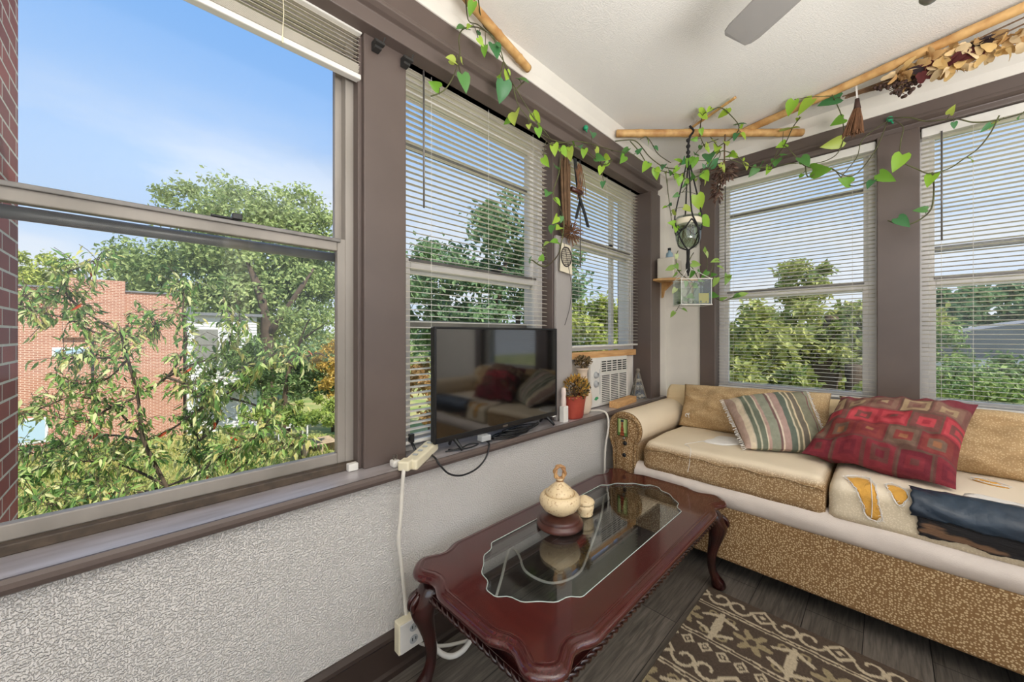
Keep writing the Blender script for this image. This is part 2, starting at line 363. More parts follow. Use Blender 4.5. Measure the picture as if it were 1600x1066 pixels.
def tag(o, label, cat, group=None):
    o['label'] = label; o['category'] = cat
    if group: o['group'] = group
    return o
def thing(name, label, cat, loc, group=None):
    o = bpy.data.objects.new(name, None); col.objects.link(o); o.location = loc; o.empty_display_size = .05
    ORG[o.name] = Vector(loc); return tag(o, label, cat, group)
def struct_root(name, loc):
    o = bpy.data.objects.new(name, None); col.objects.link(o); o.location = loc; ORG[o.name] = Vector(loc); o['kind'] = 'structure'; o.empty_display_size = .05
    return o
def setcol(o, fn):
    """store a natural colour per vertex: fn(index, co) -> srgb"""
    me = o.data; a = me.color_attributes.new('Col', 'FLOAT_COLOR', 'POINT')
    buf = []
    for i, v in enumerate(me.vertices): buf.extend(lin(fn(i, v.co)))
    a.data.foreach_set('color', buf)

def leafcloud(name, leaves, mat, parent, shape='diamond', cols=((90, 120, 50), (160, 180, 90)), kind=None, curl=.25):
    """leaves: (pos, direction, normal, length, width, colour_t) -> one mesh"""
    V = []; F = []; C = []
    o0 = ORG[parent.name] if parent is not None else Vector((0, 0, 0))
    c0, c1 = lin(cols[0]), lin(cols[1])
    for p, d, n, L, W, ct in leaves:
        p = Vector(p) - o0; d = Vector(d).normalized(); n = Vector(n); s = d.cross(n)
        if s.length < 1e-5: s = d.cross(Vector((.3, .5, .8)))
        s.normalize(); n = s.cross(d).normalized(); b = len(V)
        if isinstance(ct, (tuple, list)): cc = lin(ct)
        else: cc = tuple(a + (z - a) * ct for a, z in zip(c0, c1))
        if shape == 'diamond':
            V += [p, p + d * L * .5 + s * W * .5 + n * W * .12, p + d * L - n * L * curl * .4, p + d * L * .5 - s * W * .5 + n * W * .12]
            F.append((b, b + 1, b + 2, b + 3)); k = 4
        elif shape == 'lance':
            prof = ((.0, .08), (.3, 1), (.65, .75), (1, .04)); k = 0
            for q, wd in prof:
                dz = -n * L * curl * q * q
                V += [p + d * L * q + s * W * .5 * wd + dz + n * W * .25 * wd, p + d * L * q + dz, p + d * L * q - s * W * .5 * wd + dz + n * W * .25 * wd]; k += 3
            for r in range(3):
                a = b + r * 3; F += [(a, a + 1, a + 4, a + 3), (a + 1, a + 2, a + 5, a + 4)]
        else:  # heart, or a crumpled rounded dry leaf
            prof = ((-.08, .55), (.06, .92), (.28, 1.0), (.55, .78), (.8, .40), (1, .02)); k = 0
            if shape == 'crumpled': prof = ((0, .35), (.12, .8 + random.uniform(-.2, .2)), (.35, 1.0), (.62, .9 + random.uniform(-.25, .2)), (.85, .7), (1, .3))
            for j, (q, wd) in enumerate(prof):
                dz = -n * L * curl * q * q; m0 = .06 if j == 0 else q
                V += [p + d * L * q + s * W * .5 * wd + dz + n * W * .16 * wd, p + d * L * m0 + dz, p + d * L * q - s * W * .5 * wd + dz + n * W * .16 * wd]; k += 3
            for r in range(5):
                a = b + r * 3; F += [(a, a + 1, a + 4, a + 3), (a + 1, a + 2, a + 5, a + 4)]
        C += [cc] * k
    me = bpy.data.meshes.new(name); me.from_pydata([tuple(v) for v in V], [], F); me.update()
    a = me.color_attributes.new('Col', 'FLOAT_COLOR', 'POINT'); a.data.foreach_set('color', [x for c in C for x in c])
    me.materials.append(mat)
    if shape != 'diamond': me.polygons.foreach_set('use_smooth', [True] * len(me.polygons))
    o = bpy.data.objects.new(name, me); col.objects.link(o); ORG[o.name] = o0.copy()
    if parent is not None: o.parent = parent
    if kind: o['kind'] = kind
    return o
def rv(): 
    while True:
        v = Vector((random.uniform(-1, 1), random.uniform(-1, 1), random.uniform(-1, 1)))
        if .05 < v.length < 1: return v.normalized()

# ================================================================ THE ROOM
XL, XR, YF, YB, ZC = -1.45, 2.75, 1.15, -2.15, 2.345     # house side, right wall, window wall, far side, ceiling
def S(b, name, mat, **k): return b.fin(name, mat, kind='structure', **k)
S(B().box((XL - .15, YB - .15, -.12), (XR + .25, YF + .25, 0)), 'floor', m['floor'])
S(B().box((XL - .15, YB - .15, ZC), (XR + .25, YF + .25, ZC + .12)), 'ceiling', m['ceil'])
# left window wall: stucco under the sill, white corner, header above
b = B(); b.box((XL, YF, 0), (2.95, YF + .25, .637)); S(b, 'wall_left', m['stucco'])
b = B(); b.box((2.625, YF + .004, .637), (2.95, YF + .25, 2.26)); b.box((XL, YF + .004, .637), (-.44, YF + .25, 2.26)); S(b, 'wall_left_corner', m['white'])
b = B(); b.box((XL, YF + .02, 2.26), (2.95, YF + .25, ZC)); b.box((XL, YF + .07, 2.10), (2.95, YF + .25, 2.26)); S(b, 'wall_left_header', m['white'])
# right window wall
b = B(); b.box((XR, YB, 0), (XR + .25, YF + .02, .70)); S(b, 'wall_right', m['white'])
b = B(); b.box((XR + .004, .905, .70), (XR + .25, YF + .006, 2.15)); b.box((XR + .004, YB, .70), (XR + .25, -1.02, 2.15)); S(b, 'wall_right_corner', m['white'])
b = B(); b.box((XR + .02, YB, 2.26), (XR + .25, YF, ZC)); b.box((XR + .03, YB, 2.15), (XR + .25, YF, 2.26)); S(b, 'wall_right_header', m['white'])
# far side and house side, with window openings for daylight
b = B(); b.box((XL, YB - .12, 0), (XR, YB, .75)); b.box((XL, YB - .12, 2.2), (XR, YB, ZC)); b.box((XL, YB - .12, .75), (-1.0, YB, 2.2)); b.box((2.4, YB - .12, .75), (XR, YB, 2.2)); b.box((.62, YB - .12, .75), (.78, YB, 2.2))
S(b, 'wall_far', m['white'])
b = B(); b.box((XL - .12, YB, 0), (XL, -1.7, ZC)); b.box((XL - .12, .5, 0), (XL, YF + .2, ZC)); b.box((XL - .12, -1.7, 2.25), (XL, .5, ZC)); b.box((XL - .12, -1.7, 0), (XL, .5, .6)); S(b, 'wall_house', m['white'])
# cove strips
b = B(); b.prism([(YF + .02, 2.255), (YF - .012, 2.262), (YF - .02, 2.30), (YF - .045, ZC), (YF + .02, ZC)], 0, XL, XR); S(b, 'trim_1', m['white'])
b = B(); b.prism([(XR + .02, 2.255), (XR - .012, 2.262), (XR - .02, 2.305), (XR - .06, ZC), (XR + .02, ZC)], 1, YB, YF - .01); S(b, 'trim_2', m['white'])
# brown head boards: upper band, ledge, lower band
def head(prof, ax, c0, c1, name): S(B().prism(prof, ax, c0, c1), name, m['brown'], bevel=.003)
prof = [(YF + .10, 2.265), (YF - .008, 2.265), (YF - .006, 2.180), (YF - .022, 2.176), (YF - .026, 2.160), (YF - .010, 2.150), (YF + .006, 2.145), (YF + .010, 2.100), (YF + .10, 2.100)]
head(prof, 0, XL, 2.632, 'trim_3')
prof = [(XR + .12, 2.265), (XR - .008, 2.265), (XR - .006, 2.205), (XR - .020, 2.201), (XR - .024, 2.186), (XR - .008, 2.178), (XR + .004, 2.174), (XR + .006, 2.148), (XR + .12, 2.148)]
head(prof, 1, YB, .912, 'trim_4')
# posts between the windows
S(B().box((.512, 1.205, .667), (.664, 1.40, 2.105)), 'trim_5', m['brown'], bevel=.004)
b = B(); b.box((.500, 1.225, .667), (.522, 1.30, 2.105)); S(b, 'trim_6', m['brown'], bevel=.004)
S(B().box((1.488, 1.205, .667), (1.634, 1.40, 2.105)), 'trim_7', m['brown'], bevel=.004)
S(B().box((2.485, 1.142, .655), (2.630, 1.40, 2.105)), 'trim_8', m['brown'], bevel=.004)
S(B().box((-.46, 1.205, .667), (-.40, 1.40, 2.105)), 'trim_9', m['brown'], bevel=.004)
S(B().box((XR - .010, .815, .10), (XR + .22, .912, 2.150)), 'trim_10', m['brown'], bevel=.004)
S(B().box((XR - .002, -.118, .10), (XR + .22, .036, 2.150)), 'trim_11', m['brown'], bevel=.004)
S(B().box((XR - .002, -1.06, .10), (XR + .22, -.95, 2.150)), 'trim_12', m['brown'], bevel=.004)
# sill board and stops
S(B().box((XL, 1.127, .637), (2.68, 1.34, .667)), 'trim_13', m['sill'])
b = B(); b.prism([(1.118, .640), (1.114, .650), (1.115, .660), (1.121, .667), (1.128, .667), (1.128, .637), (1.122, .637)], 0, XL, 2.68); S(b, 'trim_16', m['brown'])
S(B().box((-.40, 1.236, .667), (.500, 1.262, .690)), 'trim_14', m['stop'], bevel=.003)
S(B().box((XR - .03, -.95, .70), (XR + .12, .815, .735)), 'trim_15', m['brown'], bevel=.003)
# baseboard with shoe and cap
b = B(); b.prism([(YF, 0), (YF - .028, 0), (YF - .028, .018), (YF - .018, .024), (YF - .016, .110), (YF - .022, .118), (YF - .020, .128), (YF - .006, .137), (YF, .137)], 0, XL, XR); S(b, 'baseboard_left', m['base'])
b = B(); b.box((XR - .016, YB, 0), (XR, YF - .03, .13)); S(b, 'baseboard_right', m['base'])

# ---------------------------------------------------------------- windows
def ringbox(b, ax, a0, a1, z0, z1, d0, d1, wd, wt=None, wb=None):
    wt = wt or wd; wb = wb or wd
    def bx(p0, p1, q0, q1):
        if ax == 0: b.box((p0, d0, q0), (p1, d1, q1))
        else: b.box((d0, p0, q0), (d1, p1, q1))
    bx(a0, a0 + wd, z0, z1); bx(a1 - wd, a1, z0, z1); bx(a0 + wd, a1 - wd, z1 - wt, z1); bx(a0 + wd, a1 - wd, z0, z0 + wb)
def pane(name, ax, a0, a1, z0, z1, d, parent):
    b = B()
    if ax == 0: b.box((a0, d - .0015, z0), (a1, d + .0015, z1))
    else: b.box((d - .0015, a0, z0), (d + .0015, a1, z1))
    return b.fin(name, m['glass'], parent)
def window(n, ax, a0, a1, z0, z1, d, mid, mat, railmat, low0=None, storm=None, st=.032):
    """double hung aluminium window; d = inner face, mid = height of the meeting rail"""
    s = 1
    loc = ((a0 + a1) / 2, d, z0) if ax == 0 else (d, (a0 + a1) / 2, z0)
    r = struct_root('window_%d' % n, loc)
    b = B(); ringbox(b, ax, a0, a1, z0, z1, d, d + .10, .034, .03, .018); b.fin('frame', mat, r, bevel=.002)
    l0 = low0 if low0 is not None else z0 + .019
    b = B(); ringbox(b, ax, a0 + .026, a1 - .026, l0, mid + .018, d + .004, d + .030, st, .042, .034); ls = b.fin('lower_sash', mat, r, bevel=.003)
    pane('pane', ax, a0 + .05, a1 - .05, l0 + .02, mid - .005, d + .018, r)
    b = B()
    if ax == 0: b.box((a0 + .05, d - .004, mid + .004), (a1 - .05, d + .004, mid + .016)); 
    else: b.box((d - .004, a0 + .05, mid + .004), (d + .004, a1 - .05, mid + .016))
    b.fin('rail_lip', railmat, ls, bevel=.002)
    b = B(); ringbox(b, ax, a0 + .026, a1 - .026, mid - (.006 if n == 1 else .036), z1 - .012, d + .036, d + .060, st * .9, .03, .026 if n == 1 else .040); b.fin('upper_sash', mat, r, bevel=.003)
    pane('pane', ax, a0 + .05, a1 - .05, mid - .01, z1 - .03, d + .048, r)
    if storm:
        b = B()
        if ax == 0: b.box((a0 + .02, d + .075, storm - .014), (a1 - .02, d + .098, storm + .014))
        else: b.box((d + .075, a0 + .02, storm - .014), (d + .098, a1 - .02, storm + .014))
        b.fin('storm_rail', railmat, r, bevel=.002)
    b = B(); c = a0 + (a1 - a0) * (.62 if n == 1 else .6)
    if ax == 0: b.box((c - .03, d - .008, mid + .016), (c + .03, d + .008, mid + .022)); b.box((c + .015, d - .012, mid + .018), (c + .038, d + .004, mid + .034))
    else: b.box((d - .008, c - .03, mid + .016), (d + .008, c + .03, mid + .022))
    b.fin('sash_lock', m['black'], r, bevel=.002)
    return r
w1 = window(1, 0, -.42, .508, .668, 2.10, 1.262, 1.408, m['alum'], m['rail'])
b = B(); b.tube([(-.38, 1.345, 1.377), (.47, 1.345, 1.377)], .0155, 10); b.fin('storm_rail', m['rail'], w1, smooth=True)
w2 = window(2, 0, .664, 1.488, .668, 2.10, 1.275, 1.385, m['vinyl'], m['rail'], storm=1.875)
b = B(); b.box((.70, 1.350, 1.135), (1.45, 1.372, 1.168)); b.fin('screen_rail', m['alum'], w2, bevel=.003)
w3 = window(3, 0, 1.634, 2.485, .668, 2.10, 1.275, 1.665, m['vinyl'], m['rail'], low0=1.012)
b = B(); b.box((2.30, 1.345, .69), (2.335, 1.368, 2.07)); b.fin('storm_stile', m['vinyl'], w3, bevel=.002)
w4 = window(4, 1, .036, .815, .735, 2.148, 2.825, 1.385, m['vinyl'], m['rail'], storm=1.93)
w5 = window(5, 1, -.95, -.118, .735, 2.148, 2.825, 1.385, m['vinyl'], m['rail'], storm=1.55)
b = B(); ringbox(b, 0, -1.0, .62, .75, 2.2, YB - .08, YB - .03, .05); b.fin('window_6', m['vinyl'], kind='structure')
b = B(); ringbox(b, 0, .78, 2.4, .75, 2.2, YB - .08, YB - .03, .05); b.fin('window_7', m['vinyl'], kind='structure')
b = B(); ringbox(b, 1, -1.7, .5, .6, 2.25, XL - .08, XL - .03, .05); b.fin('window_8', m['vinyl'], kind='structure')

# ---------------------------------------------------------------- venetian blinds
def blind(label, ax, a0, a1, d, ztop, zbot, tilt, pitch=.0222, wand=None, wandz=None, sw=.0125, group=None, cords=(.14, .5, .86), hr=.038):
    loc = ((a0 + a1) / 2, d, zbot) if ax == 0 else (d, (a0 + a1) / 2, zbot)
    r = thing('venetian_blind', label, 'blind', loc, group)
    s = -1                                                     # room side is the lower coordinate
    def P(a, o, z): return (a, d + o, z) if ax == 0 else (d + o, a, z)
    def bx(b, a_0, a_1, o0, o1, z0, z1):
        p, q = P(a_0, o0, z0), P(a_1, o1, z1); b.box(p, q)
    b = B(); bx(b, a0, a1, -.014, .014, ztop - hr, ztop); b.fin('headrail', m['offwhite'], r, bevel=.004)
    b = B(); z = ztop - hr - pitch * .6; n = 0
    ct, stt = math.cos(tilt), math.sin(tilt)
    while z > zbot + .016:
        w_ = random.uniform(-.0006, .0006); tl = tilt + random.uniform(-.03, .03); ct, stt = math.cos(tl), math.sin(tl)
        pr = []
        for k, (o, h) in enumerate(((-sw, 0), (-sw * .4, .0016), (sw * .4, .0016), (sw, 0))):
            pr.append((o * ct, z + h + o * stt + w_))
        rs = [[P(a, o, zz) for o, zz in pr] for a in (a0 + .003, a1 - .003)]
        b.rings(rs, close=False); z -= pitch
    b.fin('slats', m['slat'], r, solid=.0007)
    b = B(); bx(b, a0 + .002, a1 - .002, -.011, .011, zbot, zbot + .012); b.fin('bottom_rail', m['offwhite'], r, bevel=.003)
    for c in cords:
        b = B(); a = a0 + (a1 - a0) * c
        b.tube([P(a, -sw - .001, ztop - hr), P(a, -sw - .001, zbot + .01)], .0007, 4); b.fin('ladder_cord', m['offwhite'], r)
    if wand is not None:
        b = B(); b.tube([P(wand, -.024, ztop - hr + .004), P(wand, -.026, wandz)], .0035, 6); b.tube([P(wand, -.012, ztop - hr + .006), P(wand, -.024, ztop - hr + .004)], .002, 5)
        b.fin('tilt_wand', m['rail'], r, smooth=True)
    return r
# raised blind over the big window: loose slats at the top, packed slats below
r = thing('venetian_blind', 'off white slatted blind pulled up at the top of the big clear window', 'blind', (.05, 1.225, 1.945))
B().box((-.40, 1.210, 2.095), (.508, 1.240, 2.150)).fin('headrail', m['offwhite'], r, bevel=.003)
b = B()
for k in range(7):
    z = 2.088 - k * .0135
    b.rings([[(x, 1.225 + o * .9, z + h) for o, h in ((-.013, -.006), (-.004, 0.0), (.005, .003), (.013, .004))] for x in (-.40, .503 - (k % 2) * .004)], close=False)
for k in range(12):
    z = 1.992 - k * .0025
    b.rings([[(x, 1.225 + o, z + h) for o, h in ((-.0125, 0), (0, .0012), (.0125, 0))] for x in (-.40, .500 + random.uniform(-.004, .003))], close=False)
b.fin('slats', m['slat'], r, solid=.0008)
B().box((-.40, 1.211, 1.945), (.506, 1.239, 1.962)).fin('bottom_rail', m['offwhite'], r, bevel=.004)
b = B(); b.tube([(.28, 1.211, 2.095), (.283, 1.2095, 2.03), (.28, 1.211, 1.96)], .0012, 5); b.tube([(.28, 1.211, 1.962), (.28, 1.2085, 1.94)], .002, 5); b.fin('ladder_cord', m['cream'], r)
blind('off white slatted blind lowered behind the television', 0, .672, 1.482, 1.246, 2.142, .705, R(8), wand=.745, wandz=1.585)
blind('off white slatted blind ending above the air conditioner', 0, 1.642, 2.478, 1.246, 2.142, 1.035, R(6), wand=1.755, wandz=1.49)
blind('off white slatted blind over the window behind the striped pillow', 1, .040, .808, 2.790, 2.145, .755, R(-4), wand=.76, wandz=1.44, cords=(.12, .88), hr=.045)
blind('off white slatted blind over the window right of the wide brown post', 1, -.945, -.124, 2.790, 2.145, .755, R(-6), wand=-.19, wandz=1.57, cords=(.1, .8, .92), hr=.045)

# bits fixed to the window wall
b = B(); b.box((.466, 1.214, .668), (.498, 1.236, .692))
tag(b.fin('blind_bracket', m['offwhite'], bevel=.003), 'small white plastic bracket on the sill at the big window corner', 'bracket')
for i, (x, lab) in enumerate(((.548, 'dark metal curtain bracket nearer the big clear window, on the post'), (.652, 'dark metal curtain bracket at the top of the blind behind the television'))):
    b = B(); b.box((x - .012, 1.176, 2.052), (x + .012, 1.204, 2.082)); b.box((x - .016, 1.160, 2.060), (x + .016, 1.178, 2.068)); b.tube([(x + .01, 1.165, 2.068), (x + .014, 1.158, 2.085)], .003, 5)
    tag(b.fin('curtain_bracket', m['dark'], bevel=.002), lab, 'bracket', 'curtain brackets on the window post')
tag(B().box((1.496, 1.186, .668), (1.630, 1.204, 1.620)).fin('filler_board', m['graybd'], bevel=.003), 'grey painted board covering the lower post behind the television corner', 'board')

# ================================================================ FURNITURE
# ---- coffee table
TX0, TX1, TY0, TY1, TH = .575, 1.825, .478, 1.060, .395
ct = thing('coffee_table', 'dark cherry wood coffee table with glass inset and carved legs', 'coffee table', ((TX0 + TX1) / 2, (TY0 + TY1) / 2, 0))
def outline(x0, x1, y0, y1, corner):
    """corner: list of (along edge, inset) from the straight side to the diagonal; mirrored round each corner"""
    pts = []
    C = ((x0, y0, (1, 0), (0, 1)), (x1, y0, (0, 1), (-1, 0)), (x1, y1, (-1, 0), (0, -1)), (x0, y1, (0, -1), (1, 0)))
    for cx_, cy_, e_out, e_in in C:
        # arrive along the edge that ends here (direction e_in away from the corner), leave along e_out
        for s, i in corner: pts.append((cx_ + e_in[0] * s + e_out[0] * i, cy_ + e_in[1] * s + e_out[1] * i))
        for s, i in reversed(corner): pts.append((cx_ + e_out[0] * s + e_in[0] * i, cy_ + e_out[1] * s + e_in[1] * i))
    return pts
CR = [(.225, 0), (.198, 0), (.180, .003), (.162, .011), (.146, .019), (.130, .022), (.114, .019), (.098, .011), (.083, .004), (.066, 0), (.049, .003), (.036, .010), (.026, .019)]
outer = outline(TX0, TX1, TY0, TY1, CR)
GR = [(.20, 0), (.172, 0), (.164, .003), (.156, .012), (.147, .023), (.135, .030), (.120, .033), (.106, .036), (.096, .043), (.087, .053), (.079, .063), (.072, .071)]
inner = outline(TX0 + .105, TX1 - .115, TY0 + .105, TY1 - .105, GR)
def inset(pts, d):
    n = len(pts); out = []
    for i in range(n):
        p = Vector(pts[i]); a = (Vector(pts[i]) - Vector(pts[i - 1])).normalized(); c = (Vector(pts[(i + 1) % n]) - p).normalized()
        t = (a + c); t = t.normalized() if t.length > 1e-6 else a
        nn = Vector((-t.y, t.x)); out.append(p + nn * d)
    return out
b = B(); bm = b.bm
prof = [(.034, TH), (.030, TH - .0015), (.026, TH + .001), (.018, TH), (.014, TH - .004), (.010, TH - .003), (.003, TH - .008), (0, TH - .015), (.002, TH - .022), (.012, TH - .026), (.016, TH - .030), (.040, TH - .031)]
rs = [[(p.x, p.y, z) for p in inset(outer, d)] for d, z in prof]
vv = b.rings(rs, caps=False); b.fin('edge_moulding', m['mahog'], ct, smooth=True)
mid = [(TX0 + .105, TY0 + .105), (TX1 - .115, TY0 + .105), (TX1 - .115, TY1 - .105), (TX0 + .105, TY1 - .105)]
fr_o = [(p.x, p.y) for p in inset(outer, .034)]
def slab(poly, z, th, name, mat):
    b = B(); f = [b.bm.verts.new((p[0], p[1], z)) for p in poly]; g = [b.bm.verts.new((p[0], p[1], z - th)) for p in poly]
    f1 = b.bm.faces.new(f); f2 = b.bm.faces.new(list(reversed(g)))
    for i in range(len(f)): b.bm.faces.new((f[i], g[i], g[(i + 1) % len(f)], f[(i + 1) % len(f)]))
    bmesh.ops.triangulate(b.bm, faces=[f1, f2]); return b.fin(name, mat, ct)
# mitred frame boards: long sides grained lengthwise, short ends across
q_ = len(fr_o) // 4
for k in range(4):
    a_, e_ = k * q_ + q_ // 2, (k + 1) * q_ + q_ // 2
    pts = [fr_o[i % len(fr_o)] for i in range(a_, e_ + 1)]
    slab(pts + [mid[(k + 1) % 4], mid[k]], TH, .016, 'frame_board', m['mahog'] if k % 2 == 0 else m['mahogx'])
for k in range(4):
    n = len(inner) // 4; seg = inner[k * n:(k + 1) * n]; c = mid[k]
    b = B(); poly = [c] + [p for p in seg]
    f = [b.bm.verts.new((p[0], p[1], TH)) for p in poly]; g = [b.bm.verts.new((p[0], p[1], TH - .012)) for p in poly]
    fc = b.bm.faces.new(f); fc2 = b.bm.faces.new(list(reversed(g)))
    for i in range(len(f)): b.bm.faces.new((f[i], g[i], g[(i + 1) % len(f)], f[(i + 1) % len(f)]))
    bmesh.ops.triangulate(b.bm, faces=[fc, fc2]); b.fin('corner_panel', m['mahogx'], ct)
b = B(); gi = [(p[0], p[1]) for p in inner]
for z in (TH - .007, TH - .001): pass
f = [b.bm.verts.new((p[0], p[1], TH - .0015)) for p in gi]; g = [b.bm.verts.new((p[0], p[1], TH - .008)) for p in gi]
f1 = b.bm.faces.new(f); f2 = b.bm.faces.new(list(reversed(g)))
for i in range(len(f)): b.bm.faces.new((f[i], g[i], g[(i + 1) % len(f)], f[(i + 1) % len(f)]))
bmesh.ops.triangulate(b.bm, faces=[f1, f2]); gl = b.fin('glass_inset', m['tglass'], ct)
gl['label'] = 'clear glass inset with scalloped corners'
b = B(); b.tube([(p[0], p[1], TH + .0003) for p in gi], .0016, 5, closed=True); b.fin('bevel_edge', M('glass_edge', (176, 190, 182), .1), gl, smooth=True)
# apron and rope moulding
b = B(); i0 = .060
ringv = [(TX0 + i0, TY0 + i0), (TX1 - i0, TY0 + i0), (TX1 - i0, TY1 - i0), (TX0 + i0, TY1 - i0)]
for (xa, ya), (xb, yb) in zip(ringv, ringv[1:] + ringv[:1]):
    x0, x1 = min(xa, xb), max(xa, xb); y0, y1 = min(ya, yb), max(ya, yb)
    b.box((x0 - (.0 if x1 - x0 > .1 else .009), y0 - (.0 if y1 - y0 > .1 else .009), TH - .085), (x1 + (.0 if x1 - x0 > .1 else .009), y1 + (.0 if y1 - y0 > .1 else .009), TH - .029))
b.fin('apron', m['mdark'], ct, bevel=.003)
b = B(); i1 = .040; per = []
rc = [(TX0 + i1, TY0 + i1), (TX1 - i1, TY0 + i1), (TX1 - i1, TY1 - i1), (TX0 + i1, TY1 - i1)]
for (xa, ya), (xb, yb) in zip(rc, rc[1:] + rc[:1]):
    L = math.hypot(xb - xa, yb - ya); n = int(L / .004); d = Vector((xb - xa, yb - ya, 0)) / L; sd = Vector((-d.y, d.x, 0))
    for ph in (0, math.pi):
        pts = []
        for k in range(n + 1):
            s = k / n * L; an = s / .026 * math.pi + ph
            pts.append(Vector((xa, ya, TH - .082)) + d * s + sd * .0045 * math.cos(an) + Vector((0, 0, .0045 * math.sin(an))))
        b.tube(pts, .0062, 6)
    x0, x1 = min(xa, xb), max(xa, xb); y0, y1 = min(ya, yb), max(ya, yb)
    b.box((x0 - .004, y0 - .004, TH - .088), (x1 + .004, y1 + .004, TH - .080)) if False else None
b.fin('rope_moulding', m['mdark'], ct, smooth=True)
b = B(); ringbox_z = ((TX0 + i1, TX1 - i1, TY0 + i1, TY0 + .07), (TX0 + i1, TX1 - i1, TY1 - .07, TY1 - i1), (TX0 + i1, TX0 + .07, TY0 + .07, TY1 - .07), (TX1 - .07, TX1 - i1, TY0 + .07, TY1 - .07))
for x0, x1, y0, y1 in ringbox_z: b.box((x0, y0, TH - .080), (x1, y1, TH - .070))
b.fin('apron_shelf', m['mdark'], ct, bevel=.002)
def cabriole(cx_, cy_, dx, dy):
    b = B(); d = Vector((dx, dy, 0)).normalized(); sd = Vector((-d.y, d.x, 0)); rs = []
    prof = [(-.005, TH - .045, .040, .040), (.004, TH - .08, .044, .044), (.022, TH - .105, .042, .046), (.030, TH - .130, .040, .044), (.024, TH - .165, .031, .034), (.010, TH - .21, .022, .024), (.0, TH - .26, .0175, .018), (.0, TH - .30, .0165, .017), (.012, TH - .335, .019, .019), (.026, .040, .025, .026), (.032, .022, .030, .030), (.033, .010, .031, .031), (.030, 0, .024, .024)]
    for o, z, ra, rb in prof:
        c = Vector((cx_, cy_, z)) + d * o
        rs.append([c + d * ra * math.cos(q) + sd * rb * math.sin(q) * (1 - .12 * max(0, math.cos(q))) for q in [2 * math.pi * k / 18 for k in range(18)]])
    b.rings(rs); lg = b.fin('leg', m['mdark'], ct, smooth=True, sub=1)
    b = B()                                                   # carved acanthus on the knee
    for s_ in (-1, 0, 1):
        pts = [Vector((cx_, cy_, TH - .075 - .018 * k)) + d * (.046 + .024 * math.sin(k * .9) - abs(s_) * .006) + sd * s_ * (.012 + .006 * math.sin(k * 1.1)) for k in range(5)]
        b.tube(pts, [.006, .008, .007, .005, .002], 6, smooth=3)
    b.fin('knee_carving', m['mdark'], lg, smooth=True)
for cx_, cy_, dx, dy in ((TX0 + .062, TY0 + .062, -1, -1), (TX1 - .062, TY0 + .062, 1, -1), (TX1 - .062, TY1 - .062, 1, .3), (TX0 + .062, TY1 - .062, -1, .3)):
    cabriole(cx_, cy_, dx, dy)

# ---- things on the table
ux, uy = 1.112, .866
b = B().lathe([(0, 0), (.084, 0), (.088, .006), (.086, .015), (.078, .020), (.076, .024), (.078, .028), (.070, .036), (.050, .040), (.046, .044), (0, .044)], (ux, uy, TH), 40)
tag(b.fin('wooden_stand', m['base_w'], smooth=True, loc=(ux, uy, TH)), 'dark round turned wood stand under the speckled lidded urn', 'stand')
urn = thing('lidded_urn', 'cream speckled stoneware urn with looped handle on a dark wood stand', 'urn', (ux, uy, TH + .044))
B().lathe([(0, 0), (.036, 0), (.042, .005), (.062, .018), (.074, .036), (.077, .050), (.074, .063), (.066, .073), (.060, .076), (.057, .075), (.055, .071), (.05, .069), (0, .068)], (ux, uy, TH + .0445), 40).fin('body', m['ceramic'], urn, smooth=True)
lid = B().lathe([(0, .0695), (.052, .0705), (.0535, .075), (.050, .083), (.040, .095), (.028, .105), (.019, .112), (.013, .119), (.012, .125), (.015, .130), (0, .132)], (ux, uy, TH + .0445), 40).fin('lid', m['ceramic'], urn, smooth=True)
b = B()
for ph in (0, 1):
    pts = [(ux + .0175 * math.cos(q) * .71 + .004 * math.sin(3 * q + ph * 3.14), uy - .0175 * math.cos(q) * .71 + .004 * math.cos(3 * q + ph * 3.14), TH + .044 + .152 + .025 * math.sin(q)) for q in [2 * math.pi * k / 24 for k in range(24)]]
    b.tube(pts, .0058, 7, closed=True)
b.lathe([(0, .118), (.015, .120), (.011, .126), (.014, .131), (0, .135)], (ux, uy, TH + .0445), 16)
b.fin('loop_handle', m['ring'], lid, smooth=True)
jx, jy = 1.245, .846
j = thing('lidded_pot', 'small cream stoneware pot with domed lid beside the urn', 'pot', (jx, jy, TH))
B().lathe([(0, 0), (.030, 0), (.033, .004), (.031, .009), (.034, .016), (.037, .030), (.036, .044), (0, .045)], (jx, jy, TH), 32).fin('body', m['ceramic'], j, smooth=True)
B().lathe([(0, .0455), (.038, .046), (.040, .051), (.036, .058), (.024, .066), (.014, .070), (.010, .074), (0, .076)], (jx, jy, TH), 32).fin('lid', m['ceramic'], j, smooth=True)

# ---- sofa
SX, SB = 1.868, 2.70
Y1, Y0 = .915, -.60           # seat between the arms
so = thing('sofa', 'worn tan dotted fabric sofa with rolled arms under the right windows', 'sofa', (2.28, .16, 0))
b = B(); b.box((SX, Y0 - .19, .085), (SB, 1.095, .335)); bs = b.fin('base', m['dot'], so, bevel=.012)
b = B(); b.box((SX + .05, Y0 - .15, .085 - .012), (SB - .05, 1.05, .086)); b.fin('dust_cover', m['fbrown'], so)
for x, y in ((SX + .10, .98), (SX + .10, -.68), (SB - .08, .98), (SB - .08, -.68)):
    B().box((x - .03, y - .03, 0), (x + .03, y + .03, .078)).fin('foot', m['black'], so, bevel=.004)
